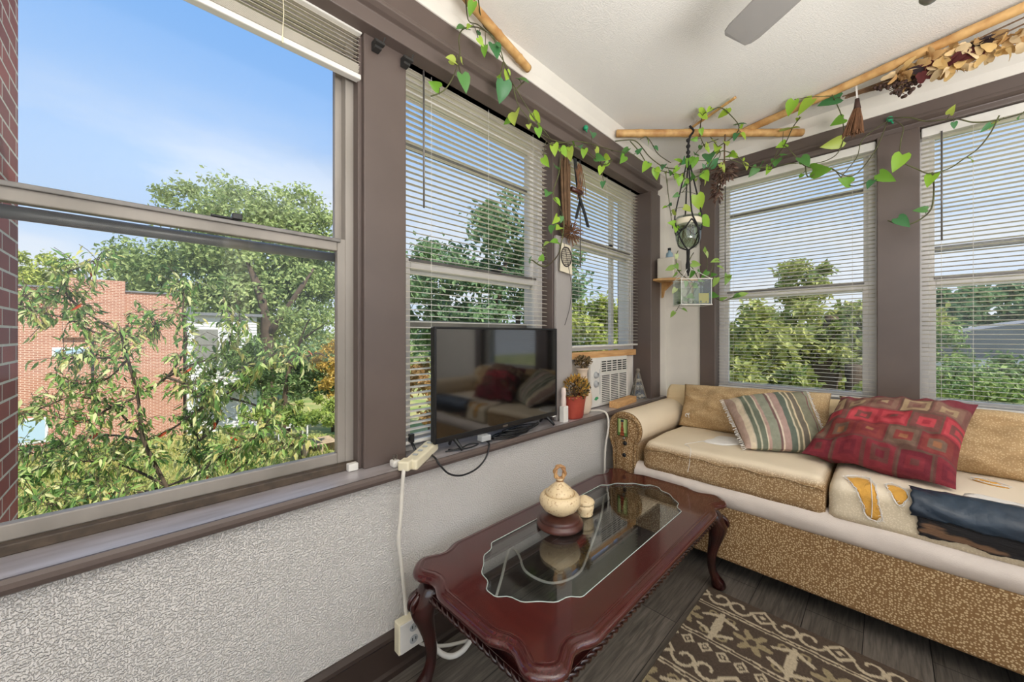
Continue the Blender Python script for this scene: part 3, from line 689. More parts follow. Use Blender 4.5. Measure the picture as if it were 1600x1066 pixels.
# padded front rail, loose cloth with soft puckers
def band(u, v):
    y = Y0 + (Y1 + .03 - Y0) * u; a = (v + .5) * math.pi * 2
    rx, rz = .056, .055
    px_ = SX + .036 - rx * math.cos(a); pz = .372 + rz * math.sin(a)
    wr = .0035 * noise.noise(Vector((y * 5, a * 1.2, 1))) + .004 * noise.noise(Vector((y * 22, a, 4))) * max(0, 1 - abs(y - .72) * 5)
    return (px_ - wr * 2, y, pz + wr)
b = B(); b.grid(lambda u, v: band(u, v), 160, 32); b.fin('front_rail', m['band'], so, smooth=True)
b = B(); b.box((SX + .05, Y0, .335), (SB - .05, Y1, .405)); b.fin('deck', m['band'], so)
# back frame
b = B(); b.prism([(2.52, .30), (2.475, .70), (2.49, .750), (2.54, .775), (2.62, .765), (2.68, .72), (SB, .30)], 1, Y0 - .15, 1.04); b.fin('back_frame', m['bcush'], so, bevel=.02)
# rolled arm
def arm_section(t):
    """t 0..1 round the keyhole section, y inward from the wall side"""
    P_ = [(1.075, .100), (1.080, .30), (1.082, .46), (1.100, .52), (1.106, .580), (1.094, .640), (1.060, .675), (1.012, .686), (.960, .674), (.924, .640), (.912, .595), (.920, .550), (.940, .510), (.945, .40), (.945, .10)]
    return P_
def arm(mirror, name):
    P_ = [Vector((y, z, 0)) for y, z in arm_section(0)]; P_ = catmull(P_, 4)
    if mirror: P_ = [Vector((2 * .1575 - p.x, p.y, 0)) for p in P_]
    rs = []
    for k in range(13):
        x = SX + .012 + (2.62 - SX) * k / 12
        rs.append([(x, p.x + .004 * noise.noise(Vector((x * 8, p.x * 9, p.y * 9))), p.y + (.006 * noise.noise(Vector((x * 7, 3, 0))) if p.y > .6 else 0)) for p in P_])
    b = B(); b.rings(rs); a = b.fin('armrest', m['arm'], so, smooth=False)
    md = a.modifiers.new('edge', 'BEVEL'); md.width = .008; md.segments = 2; md.limit_method = 'ANGLE'; md.angle_limit = R(50)
    a.data.polygons.foreach_set('use_smooth', [len(p.vertices) == 4 for p in a.data.polygons])
    # gathered front facing with piped rim
    c = Vector((sum(p.x for p in P_) / len(P_), .56, 0)); b = B(); n = len(P_)
    ringq = []
    for s_, dx in ((1.0, .0), (.99, -.012), (.92, -.020), (.80, -.012), (.74, -.010), (.70, -.018), (.4, -.022)):
        rr = []
        for i, p in enumerate(P_):
            pl = .004 * math.sin(i * 2.1) if .75 < s_ < .97 else 0
            rr.append((SX + .012 + dx - pl, c.x + (p.x - c.x) * s_, max(.09, c.y + (p.y - c.y) * s_)))
        ringq.append(rr)
    b.rings(ringq, caps=True); f = b.fin('arm_facing', m['dot'], so, smooth=True)
    return a, f
a1, f1 = arm(False, 'left'); a2, f2 = arm(True, 'right')
# embroidered patch and buttons on the near arm facing
b = B(); b.grid(lambda u, v: (SX - .0125 - .002 * math.sin(u * 3.1), 1.046 - .062 * u, .555 + .098 * v), 24, 36); pa = b.fin('embroidered_patch', m['woven'], f1, smooth=True, solid=.003)
def patchcol(i, co):
    u, v = (i % 25) / 24 * 2 - 1, (i // 25) / 36
    if abs(u) > .86 or v < .05 or v > .95: return (70, 62, 40)
    if abs(u) < .30 * (1 - v) + .10 and v < .78: return (150, 74, 44) if (int(v * 18) % 3) else (110, 50, 36)
    if abs(u) < .26 and .78 <= v < .92: return (60, 60, 66)
    if v < .22: return (86, 122, 60)
    return (178, 192, 128) if abs(u) < .66 else (128, 150, 84)
setcol(pa, patchcol)
pa['label'] = 'green patch with a rust triangle and pale wings'
for y, z, r_, mt in ((1.000, .520, .012, 'black'), (1.006, .546, .007, 'nickel'), (1.004, .455, .011, 'black')):
    b = B(); b.rings([[(SX - .010 - dx, y + rr * math.cos(q), z + rr * math.sin(q)) for q in [k * .524 for k in range(12)]] for dx, rr in ((0, r_ * .7), (.003, r_), (.007, r_ * .9), (.009, r_ * .4))]); b.fin('button', m[mt], f1, smooth=True)

# ---- seat cushions
CH, CZ = .142, .412
def cushion_prof(s, puff=0):
    """unrolled distance over the front edge: s<0 on top, s>0 down the front -> (dx, z, nx, nz)"""
    r_ = .040; L = r_ * math.pi / 2
    if s < 0: return (r_ - s, CH, 0, 1)
    if s < L: a = s / r_; return (r_ - r_ * math.sin(a), CH - r_ + r_ * math.cos(a), -math.sin(a), math.cos(a))
    return (0, CH - r_ - (s - L), -1, 0)
def seat_cushion(y0, y1, label, mat, seed):
    x0 = SX - .004; x1 = 2.47
    o = thing('seat_cushion', label, 'cushion', ((x0 + x1) / 2, (y0 + y1) / 2, CZ), 'seat cushions on the sofa')
    b = B()
    prof = [(x1 - x0, .0)] + [(x1 - x0, CH * .6), (x1 - x0 - .03, CH - .012), (x1 - x0 - .06, CH)] + [(.45 - .04 * k, CH) for k in range(9)] 
    prof += [cushion_prof(s)[:2] for s in [-.05, -.02, 0, .0157, .0314, .047, .0628, .08, .10, .12, .14]] + [(.004, 0.002), (.03, 0)]
    n = 40
    rs = []
    def pt(dx, z, y):
        t = min(1, max(0, (y - y0 - .002) / (y1 - y0 - .004))); ed = min(t, 1 - t) * (y1 - y0); sq = 1 - max(0, 1 - ed / .03) ** 2
        cr_ = .010 * math.sin(math.pi * min(1, max(0, dx / .5))) * math.sin(math.pi * t) + .006 * noise.noise(Vector((dx * 6, y * 6, seed))) * (1 if z > .06 else .4)
        zz = z * (.80 + .20 * sq) + (cr_ if z > .09 else 0)
        return Vector((x0 + dx + (1 - sq) * (.014 if dx < .2 else -.014) + .003 * noise.noise(Vector((z * 20, y * 10, seed + 5))), y, CZ + zz))
    for k in range(n + 1):
        y = y0 + .002 + (y1 - y0 - .004) * k / n
        rs.append([pt(dx, z, y) for dx, z in prof])
    b.rings(rs); b.fin('cover', mat, o, smooth=True)
    def sf(s, y, off):
        q = cushion_prof(s); return pt(q[0], q[1], y) + Vector((q[2], 0, q[3])) * off
    return o, sf
c1, sf1 = seat_cushion(.165, .905, 'brown dotted seat cushion rubbed pale on top, next to the patched arm', m['cush1'], 1)
c2, sf2 = seat_cushion(-.595, .158, 'torn bleached seat cushion showing yellow foam, under the red pillow', m['cush2'], 2)
def wrap(sf, poly, off, name, mat, parent, n=14, thick=.004, rough=.0015, smooth=True):
    """a patch bent over the front edge of a cushion; poly in (s, y)"""
    cs = sum(p[0] for p in poly) / len(poly); cy_ = sum(p[1] for p in poly) / len(poly)
    P_ = catmull([Vector((p[0], p[1], 0)) for p in poly], 5, True); b = B(); N_ = 7
    rings = []
    for k in range(N_ + 1):
        t = 1 - k / N_ if k < N_ else .02
        ring = []
        for p in P_:
            s, y = cs + (p.x - cs) * t, cy_ + (p.y - cy_) * t
            q = sf(s, y, off + (0 if k else -.006) + rough * noise.noise(Vector((s * 60, y * 60, off * 99))))
            ring.append(q)
        rings.append(ring)
    b.rings(rings); return b.fin(name, mat, parent, smooth=smooth)
def rim(sf, poly, parent):
    P_ = catmull([Vector((p[0], p[1], 0)) for p in poly], 5, True); b = B()
    for k in range(3): b.tube([sf(p.x + random.uniform(-.003, .003), p.y + random.uniform(-.003, .003), .0055 + .001 * k) for p in P_], .0009, 4, closed=True)
    for i in range(0, len(P_), 2):
        p = P_[i]; a = sf(p.x, p.y, .006); q = sf(p.x + random.uniform(-.012, .012), p.y + random.uniform(-.012, .012), .009)
        b.tube([a, q], .0007, 4)
    return b.fin('frayed_edge', m['lining'], parent)
h1 = [(-.035, .112), (-.060, .080), (-.058, .050), (-.03, .038), (.02, .026), (.07, .020), (.125, .012), (.128, .050), (.08, .062), (.04, .078), (.01, .098)]
h2 = [(-.045, -.008), (-.04, -.026), (0, -.046), (.035, -.052), (.062, -.032), (.03, -.012), (-.01, .002)]
h3 = [(-.318, -.225), (-.335, -.255), (-.31, -.285), (-.275, -.310), (-.268, -.275), (-.285, -.240)]
for h in (h1, h2, h3):
    q = wrap(sf2, h, .004, 'exposed_foam', m['foam'], c2, rough=.004); q['label'] = 'yellow foam in a tear'; rim(sf2, h, q)
b = B(); b.tube([sf2(s, .040 - .004 * math.sin(s * 20), .008) for s in (-.055, -.03, 0, .03, .06, .09, .125)], .0014, 5); b.fin('loose_thread', m['lining'], c2)
q = wrap(sf2, [(-.12, -.19), (-.10, -.30), (-.11, -.45), (-.10, -.585), (-.03, -.59), (-.03, -.40), (-.035, -.19)], .004, 'white_lining', m['lining'], c2)
# leather draped over the front edge, dark cloth tucked below
def sheet(sf, s0, s1, ya, yb, off, name, mat, label, cat, wr, ns=26, ny=70):
    def fn(u, v):
        s = s0 + (s1 - s0) * v + (.010 * noise.noise(Vector((u * 7, 0, off * 50))) + .004 * noise.noise(Vector((u * 40, 0, off * 70)))) * (1 - min(v, 1 - v) * 2); y = ya + (yb - ya) * u + .006 * noise.noise(Vector((v * 8, off * 90, 2))) * (1 - u)
        f = wr * (noise.noise(Vector((y * 6 + s * 16, s * 14 - y * 5, 3))) + .6 * noise.noise(Vector((y * 14 + s * 34, s * 20, 8))) + .45 * abs(math.sin(y * 26 + s * 36)) * (.5 - abs(u - .5)))
        return sf(s, y, off + f + .004 * math.sin(math.pi * v))
    b = B(); b.grid(fn, ny, ns); return tag(b.fin(name, mat, smooth=True, solid=.003), label, cat)
sheet(sf2, -.036, .082, -.058, -.60, .014, 'leather_cloth', m['leather'], 'navy leather piece wrapped over the torn cushion front edge', 'leather cloth', .011)
sheet(sf2, .060, .142, -.075, -.60, .0065, 'patterned_cloth', m['camo'], 'black and brown patterned cloth hanging below the navy leather', 'cloth', .003)
q = wrap(sf1, [(-.13, .665), (-.20, .640), (-.30, .630), (-.31, .52), (-.24, .50), (-.16, .53), (-.12, .58)], .005, 'white_lining', m['lining'], c1)
b = B(); b.tube([sf1(s, y, .003) for s, y in ((-.13, .66), (-.08, .69), (-.03, .715), (-.01, .69), (.02, .668), (.06, .664), (.10, .668), (.128, .674))], .0013, 5, smooth=4); b.fin('loose_thread', m['lining'], c1)
b = B(); b.tube([sf1(.058 + .004 * math.sin(k * .7), .17 + .72 * k / 40, .006) for k in range(41)], .003, 6); b.fin('piping', m['cush1'], c1, smooth=True)

# ---- pillows
def pillow(name, label, cat, corners, T, mat, colfn=None, nu=60, nv=50, pinch=.06, seed=0, group=None, partname='cover', wr=.012, base=None):
    """corners: bottom left, bottom right, top right, top left as seen from the room"""
    bl, br, tr, tl = [Vector(c) for c in corners]
    c = (bl + br + tr + tl) / 4; nrm = (br - bl).cross(tl - bl).normalized()
    if nrm.x > 0: nrm = -nrm
    o = thing(name, label, cat, base or (c.x, c.y, min(v.z for v in (bl, br))), group)
    def fn(u, v, side):
        a, d = u * 2 - 1, v * 2 - 1
        uu = .5 + .5 * a * (1 - pinch * (1 - d * d) * abs(a)); vv_ = .5 + .5 * d * (1 - pinch * (1 - a * a) * abs(d))
        p = bl.lerp(br, uu).lerp(tl.lerp(tr, uu), vv_)
        th = T * (max(0, 1 - abs(a) ** 2.6) ** .6) * (max(0, 1 - abs(d) ** 2.6) ** .6)
        f = wr * (noise.noise(Vector((a * 2.2 + seed, d * 2.2, side))) + .5 * noise.noise(Vector((a * 5 + d * 3, d * 4 - a * 2, seed + side * 3)))) * min(1, th / T * 2)
        fold = wr * .7 * math.sin(9 * (a * .8 + d) + seed) * max(0, abs(a) - .45) * min(1, th / T * 3)
        return p + nrm * side * (th + f + fold)
    b = B(); g1 = b.grid(lambda u, v: fn(u, v, 1), nu, nv); g2 = b.grid(lambda u, v: fn(u, v, -1), nu, nv)
    bmesh.ops.remove_doubles(b.bm, verts=b.bm.verts[:], dist=.0004) if colfn is None else None
    q = b.fin(partname, mat, o, smooth=True)
    if colfn:
        K = (nu + 1) * (nv + 1)
        setcol(q, lambda i, co: colfn(((i % K) % (nu + 1)) / nu, ((i % K) // (nu + 1)) / nv))
    return o, fn
STR = [(0, .07, (182, 156, 142)), (.07, .13, (214, 198, 172)), (.13, .15, (190, 178, 158)), (.15, .20, (106, 112, 96)), (.20, .215, (190, 184, 160)), (.215, .28, (112, 118, 102)), (.28, .30, (212, 200, 176)), (.30, .33, (176, 148, 136)), (.33, .44, (142, 144, 126)), (.44, .47, (120, 92, 88)), (.47, .49, (216, 200, 180)), (.49, .57, (174, 146, 136)), (.57, .64, (102, 110, 98)), (.64, .66, (200, 190, 164)), (.66, .70, (120, 116, 98)), (.70, .72, (206, 190, 158)), (.72, .78, (112, 104, 92)), (.78, .80, (214, 196, 160)), (.80, .93, (132, 130, 110)), (.93, .95, (120, 70, 74)), (.95, 1.01, (150, 150, 130))]
def stripes(u, v):
    for a, z, c in STR:
        if a <= u < z: return c
    return STR[-1][2]
sp_, _ = pillow('striped_pillow', 'green, cream and mauve striped pillow with fringed edges', 'pillow',
    ((2.01, .465, .575), (2.165, .175, .585), (2.375, .285, .825), (2.29, .640, .748)), .075, m['woven'], stripes, 140, 50, .04, 3)
PAL = {0: ((126, 46, 54), (112, 40, 50), (104, 62, 58)), 1: ((128, 58, 54), (112, 88, 74), (118, 50, 52)), 2: ((176, 66, 72), (116, 68, 64), (152, 52, 60)), 3: ((130, 98, 84), (160, 136, 106), (118, 80, 72)), 4: ((122, 58, 64), (116, 50, 58), (128, 64, 68))}
def squares(u, v):
    r_ = min(4, int(v * 4.6 + .1)); x = u * 4.6 + (.5 if r_ % 2 else 0); k = int(x); fx, fv = x - k, v * 4.6 + .1 - r_
    d = max(abs(fx - .5), abs(fv - .5)); p = PAL[r_]
    j = (k * 7 + r_ * 3) % 3
    if r_ == 4: return p[j % 2]
    if d > .43: return (p[2] if j else (100, 74, 64))
    if d > .26: return p[(j + 1) % 3] if j != 1 else p[0]
    if d > .12: return p[j]
    return p[(j + 2) % 3] if r_ != 1 else (144, 96, 68)
rp_, _ = pillow('square_patterned_pillow', 'large dark red pillow woven with squares, leaning on the right back cushion', 'pillow',
    ((2.045, .265, .590), (2.00, -.170, .572), (2.33, -.255, .835), (2.34, .150, .815)), .095, m['woven'], squares, 130, 110, .07, 7, wr=.028)
# fringes
fn_s = lambda t, u: Vector((2.01, .465, .575)).lerp(Vector((2.29, .640, .748)), t) if u == 0 else Vector((2.165, .175, .585)).lerp(Vector((2.375, .285, .825)), t)
b = B()
for u in (0, 1):
    b = B()
    for k in range(46):
        p = fn_s(k / 45, u); q = p + Vector((-.006, .014 if u == 0 else -.014, -.006)) + rv() * .004; b.tube([p, p.lerp(q, .6) + rv() * .002, q], .0016, 4)
    b.fin('fringe', m['lining'], sp_)
bc1, fb = pillow('back_cushion', 'tan dotted back cushion slumped behind the striped pillow', 'cushion',
    ((2.33, .900, .555), (2.33, .185, .555), (2.46, .195, .815), (2.45, .905, .795)), .085, m['bcush'], None, 50, 40, .03, 11, 'loose back cushions of the sofa', wr=.032)
b = B(); b.tube([fb(.07 + .012 * math.cos(q), .22 + .03 * math.sin(q), 1) + Vector((-.003, 0, 0)) for q in (0, .8, 1.6, 2.4, 3.2, 4, 4.8)], .003, 5, smooth=3); b.tube([fb(.09, .17 + .02 * k, 1) + Vector((-.003, 0, 0)) for k in range(6)], .002, 5); b.fin('torn_corner', m['lining'], bc1)
pillow('back_cushion', 'tan dotted back cushion behind the red pillow', 'cushion',
    ((2.34, .170, .555), (2.34, -.585, .555), (2.46, -.585, .800), (2.46, .165, .805)), .080, m['bcush'], None, 50, 40, .03, 17, 'loose back cushions of the sofa', wr=.028)

# ---- rug
RX0, RX1, RY0, RY1 = .30, 1.755, -1.05, .550
NX, NY = 330, 364
def rugpat(x, y):
    x = RX1 - (RX1 - x) * 1.2; y = y * 1.2
    d = RX1 - x; L = .27; yy = (y + 3 * L) % L - L / 2; ay = abs(yy); lt = (196, 180, 152); dk = (88, 75, 64); md = (160, 144, 112)
    d += .006 * noise.noise(Vector((x * 20, y * 20, 0))); P_ = .47; k = d % P_
    if d < .012: return dk
    if k < .13:                                        # small diamonds between curls
        z = k - .065; q = abs(yy) / .055 + abs(z) / .055
        if .62 < q < .98 or q < .28: return lt
        cx_ = ay - .095; rr = math.hypot(cx_, z); an = math.atan2(z, cx_)
        if abs(rr - (.016 + .006 * (an + 3.14))) < .007 and rr < .055: return lt
        return dk
    if k < .138 or .148 < k < .156: return lt
    if k < .165: return dk
    if k < .36:                                        # large flower heads and branches
        z = k - .26; rr = math.hypot(yy, z); an = math.atan2(z, yy)
        if rr < .018: return dk
        if rr < .052 + .024 * math.cos(6 * an): return md
        if rr < .066 + .024 * math.cos(6 * an): return dk
        if abs(abs(z) - ay * .55 + .0) < .009 and rr > .07: return lt
        if abs(ay - .135) < .02 - abs(z) * .12 : return lt
        c2 = math.hypot(ay - .10, abs(z) - .065)
        if .012 < c2 < .022: return md
        return dk
    if k < .368 or .378 < k < .386: return lt
    z = k - .427; q = (abs(((yy + .0338) % .0675) - .03375) / .030 + abs(z) / .034)
    if .55 < q < .95 or q < .25: return lt
    return dk
b = B()
b.grid(lambda u, v: (RX0 + (RX1 - RX0) * u, RY0 + (RY1 - RY0) * v, .011 if 0 < u < 1 and 0 < v < 1 else .002), NX, NY)
ru = b.fin('area_rug', m['rug'], loc=((RX0 + RX1) / 2, (RY0 + RY1) / 2, 0))
def rc_(i, co):
    x, y = co.x + (RX0 + RX1) / 2, co.y + (RY0 + RY1) / 2
    return rugpat(x + .002 * noise.noise(Vector((x * 90, y * 90, 2))), y + .002 * noise.noise(Vector((x * 90, y * 90, 7))))
setcol(ru, rc_)
tag(ru, 'brown and tan patterned rug on the plank floor in front of the sofa', 'rug')

VINES = {
 'left': ([[(0.771, 1.002, 2.285), (0.849, 1.08, 2.27), (0.894, 1.08, 2.268), (0.959, 1.08, 2.261), (0.999, 1.08, 2.22), (1.052, 1.08, 2.184), (1.082, 1.08, 2.119), (1.116, 1.08, 2.068), (1.167, 1.08, 2.028), (1.229, 1.08, 2.005), (1.308, 1.08, 1.977), (1.388, 1.08, 1.985)], [(0.795, 0.98, 2.285), (0.906, 1.068, 2.285), (0.965, 1.08, 2.285), (1.006, 1.08, 2.25), (1.034, 1.08, 2.2), (1.071, 1.08, 2.14), (1.127, 1.08, 2.114), (1.196, 1.08, 2.061), (1.251, 1.08, 2.027), (1.327, 1.08, 1.993)], [(0.959, 1.08, 2.273), (0.885, 1.08, 2.268), (0.825, 1.08, 2.228), (0.802, 1.08, 2.173), (0.799, 1.08, 2.114), (0.794, 1.08, 2.054), (0.761, 1.08, 1.993), (0.729, 1.08, 1.944), (0.693, 1.08, 1.913)], [(0.799, 1.08, 2.114), (0.805, 1.08, 2.06), (0.817, 1.08, 2.024)], [(1.017, 1.08, 2.204), (1.006, 1.08, 2.135), (1.017, 1.08, 2.11)], [(1.082, 1.08, 2.119), (1.139, 1.08, 2.173)], [(1.116, 1.08, 2.068), (1.082, 1.08, 2.014)], [(1.308, 1.08, 1.977), (1.413, 1.08, 2.024), (1.516, 1.08, 2.068), (1.628, 1.08, 2.093), (1.719, 1.08, 2.109), (1.849, 1.08, 2.134)], [(1.229, 1.08, 2.005), (1.317, 1.08, 2.001), (1.438, 1.08, 2.021), (1.571, 1.08, 2.05), (1.688, 1.08, 2.044), (1.789, 1.08, 2.036), (1.856, 1.08, 2.086)], [(1.388, 1.08, 1.976), (1.379, 1.08, 1.868), (1.345, 1.08, 1.769), (1.364, 1.08, 1.715), (1.413, 1.08, 1.681), (1.423, 1.08, 1.638), (1.403, 1.08, 1.558), (1.374, 1.08, 1.478), (1.272, 1.08, 1.42), (1.187, 1.08, 1.428)]],
   [(0.817, 1.08, 2.216, 0.056), (0.772, 1.08, 2.079, 0.045), (0.703, 1.08, 1.952, 0.044), (0.831, 1.08, 2.014, 0.065), (0.982, 1.08, 2.211, 0.07), (1.017, 1.08, 2.076, 0.082), (1.082, 1.08, 1.988, 0.074), (1.139, 1.08, 2.173, 0.06), (0.923, 1.08, 2.187, 0.039), (0.907, 1.08, 2.203, 0.034), (1.221, 1.08, 2.058, 0.056), (1.171, 1.08, 1.988, 0.036), (1.233, 1.08, 1.984, 0.045), (1.345, 1.08, 1.961, 0.059), (1.413, 1.08, 1.97, 0.055), (1.463, 1.08, 1.978, 0.062), (1.281, 1.08, 1.873, 0.052), (1.355, 1.08, 1.884, 0.059), (1.295, 1.08, 1.744, 0.052), (1.369, 1.08, 1.725, 0.045), (1.355, 1.08, 1.638, 0.053), (1.327, 1.08, 1.594, 0.059), (1.374, 1.08, 1.603, 0.048), (1.281, 1.08, 1.513, 0.052), (1.345, 1.08, 1.533, 0.053), (1.255, 1.08, 1.446, 0.034), (1.183, 1.08, 1.43, 0.044), (1.543, 1.08, 2.04, 0.051), (1.657, 1.08, 2.137, 0.053), (1.789, 1.08, 2.064, 0.056), (1.719, 1.08, 2.034, 0.061), (1.582, 1.08, 2.028, 0.049), (1.505, 1.08, 2.039, 0.05), (1.737, 1.08, 1.985, 0.048), (1.75, 1.08, 1.906, 0.041)]),
 'middle': ([[(1.94, 1.133, 2.184), (2.014, 1.051, 2.166), (2.051, 1.01, 2.128), (2.101, 0.956, 2.081), (2.15, 0.902, 2.057), (2.199, 0.849, 2.041), (2.242, 0.8, 2.076)], [(1.952, 1.119, 2.236), (2.014, 1.051, 2.248), (2.051, 1.01, 2.221), (2.088, 0.97, 2.145), (2.137, 0.916, 2.08), (2.186, 0.862, 2.078)], [(2.051, 1.01, 2.254), (2.076, 0.983, 2.264), (2.091, 0.967, 2.23), (2.125, 0.929, 2.162), (2.174, 0.875, 2.105)], [(2.014, 1.051, 2.233), (2.051, 1.01, 2.165), (2.081, 0.978, 2.082)], [(2.15, 0.902, 2.057), (2.159, 0.892, 1.938), (2.169, 0.881, 1.826), (2.179, 0.87, 1.73)], [(2.284, 0.755, 2.045), (2.32, 0.715, 2.136), (2.337, 0.696, 2.184), (2.404, 0.622, 2.244), (2.402, 0.589, 2.285), (2.225, 0.591, 2.285), (2.128, 0.61, 2.285), (2.103, 0.648, 2.285), (2.121, 0.695, 2.285), (2.284, 0.755, 2.267), (2.296, 0.742, 2.193)], [(2.296, 0.742, 2.026), (2.332, 0.702, 2.117), (2.368, 0.662, 2.171), (2.417, 0.609, 2.133), (2.445, 0.577, 2.095), (2.476, 0.543, 2.068), (2.536, 0.477, 2.081), (2.596, 0.412, 2.181), (2.622, 0.372, 2.285), (2.508, 0.328, 2.285)], [(2.199, 0.849, 2.093), (2.259, 0.782, 2.12), (2.32, 0.715, 2.11), (2.392, 0.635, 2.123), (2.453, 0.569, 2.084)], [(2.186, 0.862, 2.026), (2.247, 0.795, 2.009), (2.32, 0.715, 2.073), (2.356, 0.675, 2.153), (2.325, 0.71, 2.25)], [(2.259, 0.782, 2.146), (2.296, 0.742, 2.211), (2.349, 0.683, 2.242)], [(2.211, 0.835, 1.936), (2.247, 0.795, 2.002), (2.296, 0.742, 2.045)]],
   [(2.066, 0.994, 2.071, 0.067), (2.113, 0.943, 2.043, 0.067), (2.181, 0.867, 2.026, 0.082), (2.164, 0.886, 2.049, 0.067), (2.235, 0.808, 2.102, 0.067), (2.218, 0.827, 2.11, 0.059), (2.255, 0.787, 2.102, 0.067), (1.99, 1.078, 2.175, 0.067), (1.982, 1.087, 2.123, 0.06), (2.199, 0.849, 2.115, 0.059), (2.153, 0.706, 2.285, 0.083), (2.207, 0.626, 2.285, 0.076), (2.383, 0.591, 2.285, 0.065), (2.337, 0.696, 2.176, 0.074), (2.371, 0.659, 2.197, 0.052), (2.31, 0.726, 2.129, 0.089), (2.392, 0.635, 2.134, 0.074), (2.453, 0.569, 2.084, 0.073), (2.259, 0.782, 2.146, 0.052), (2.332, 0.702, 2.099, 0.066), (2.099, 0.653, 2.285, 0.047), (2.181, 0.867, 1.715, 0.052), (2.169, 0.881, 1.752, 0.045), (2.179, 0.87, 1.808, 0.052), (2.303, 0.734, 1.756, 0.081), (2.159, 0.892, 1.856, 0.052), (2.267, 0.774, 1.861, 0.096), (2.286, 0.752, 1.786, 0.059), (2.228, 0.816, 1.825, 0.059), (2.242, 0.8, 2.01, 0.067), (2.296, 0.742, 2.015, 0.067), (2.199, 0.849, 1.992, 0.052), (2.361, 0.67, 2.061, 0.059), (2.137, 0.916, 2.08, 0.052)]),
 'right': ([[(2.406, 0.189, 2.285), (2.6, 0.171, 2.264), (2.6, 0.163, 2.144), (2.6, 0.178, 2.065), (2.6, 0.23, 2.042), (2.6, 0.284, 2.049)], [(2.6, 0.474, 2.085), (2.6, 0.422, 2.193), (2.6, 0.354, 2.108), (2.6, 0.32, 2.05), (2.6, 0.27, 2.01), (2.6, 0.204, 1.989), (2.6, 0.166, 1.926), (2.6, 0.128, 1.882), (2.6, 0.057, 1.878), (2.6, 0.016, 1.872)], [(2.6, -0.006, 2.158), (2.6, 0.08, 2.112), (2.6, 0.104, 2.023), (2.6, 0.166, 1.943)], [(2.6, -0.006, 2.158), (2.6, 0.045, 2.035), (2.6, 0.128, 1.932), (2.6, 0.204, 1.999)], [(2.6, 0.554, 2.111), (2.6, 0.489, 2.083), (2.6, 0.413, 2.08), (2.6, 0.32, 2.064)], [(2.6, 0.32, 2.05), (2.6, 0.306, 1.986), (2.6, 0.257, 1.988)], [(2.6, -0.009, 2.17), (2.6, -0.075, 2.152), (2.6, -0.137, 2.111), (2.6, -0.214, 2.091), (2.6, -0.269, 2.051), (2.6, -0.329, 2.035), (2.6, -0.371, 2.037), (2.6, -0.403, 2.039), (2.6, -0.464, 2.049)], [(2.6, -0.338, 2.045), (2.6, -0.312, 1.978), (2.6, -0.286, 1.932), (2.6, -0.241, 1.891), (2.6, -0.204, 1.868), (2.6, -0.147, 1.863), (2.6, -0.096, 1.894), (2.6, -0.058, 1.93), (2.6, -0.044, 1.957)], [(2.6, -0.022, 2.152), (2.6, -0.058, 2.106), (2.6, -0.054, 2.046), (2.6, -0.048, 1.971)], [(2.6, -0.147, 1.869), (2.6, -0.156, 1.816), (2.6, -0.156, 1.741), (2.6, -0.137, 1.687), (2.6, -0.096, 1.651), (2.6, -0.05, 1.645), (2.6, -0.004, 1.671)]],
   [(2.402, 0.354, 2.285, 0.074), (2.427, 0.299, 2.285, 0.086), (2.6, 0.377, 2.279, 0.101), (2.46, 0.205, 2.285, 0.091), (2.6, 0.181, 2.228, 0.074), (2.6, 0.422, 2.193, 0.073), (2.6, 0.204, 2.115, 0.095), (2.6, 0.32, 2.064, 0.085), (2.6, 0.257, 1.988, 0.104), (2.6, 0.489, 2.075, 0.06), (2.6, 0.563, 2.083, 0.069), (2.6, 0.452, 2.1, 0.074), (2.6, 0.153, 1.906, 0.067), (2.6, 0.062, 1.863, 0.052), (2.6, 0.007, 1.876, 0.082), (2.6, -0.037, 1.941, 0.087), (2.6, -0.141, 1.829, 0.072), (2.6, -0.106, 1.691, 0.048), (2.6, -0.05, 1.648, 0.074), (2.6, 0.521, 2.115, 0.053)]),
 'tank': ([[(2.284, 0.755, 1.398), (2.259, 0.782, 1.473), (2.235, 0.808, 1.528), (2.259, 0.782, 1.584)], [(2.284, 0.755, 1.398), (2.308, 0.728, 1.49), (2.303, 0.734, 1.575)], [(2.284, 0.755, 1.398), (2.32, 0.715, 1.472), (2.337, 0.696, 1.534)], [(2.284, 0.755, 1.398), (2.325, 0.71, 1.416), (2.38, 0.649, 1.445)], [(2.284, 0.755, 1.398), (2.32, 0.715, 1.335), (2.364, 0.667, 1.305), (2.417, 0.609, 1.327)], [(2.259, 0.782, 1.417), (2.228, 0.816, 1.343), (2.206, 0.841, 1.277), (2.186, 0.862, 1.247)], [(2.272, 0.768, 1.398), (2.247, 0.795, 1.325), (2.218, 0.827, 1.292)], [(2.247, 0.795, 1.417), (2.203, 0.843, 1.473), (2.189, 0.859, 1.548), (2.199, 0.849, 1.603)]],
   [(2.303, 0.734, 1.575, 0.052), (2.337, 0.696, 1.534, 0.052), (2.38, 0.649, 1.427, 0.066), (2.337, 0.696, 1.409, 0.059), (2.325, 0.71, 1.331, 0.052), (2.417, 0.609, 1.331, 0.044), (2.247, 0.795, 1.454, 0.052), (2.259, 0.782, 1.51, 0.052), (2.191, 0.857, 1.559, 0.037), (2.186, 0.862, 1.499, 0.037), (2.203, 0.843, 1.481, 0.041), (2.235, 0.808, 1.325, 0.052), (2.223, 0.822, 1.399, 0.044), (2.276, 0.763, 1.472, 0.044), (2.296, 0.742, 1.454, 0.052), (2.223, 0.822, 1.306, 0.044), (2.179, 0.87, 1.362, 0.037)]),
}
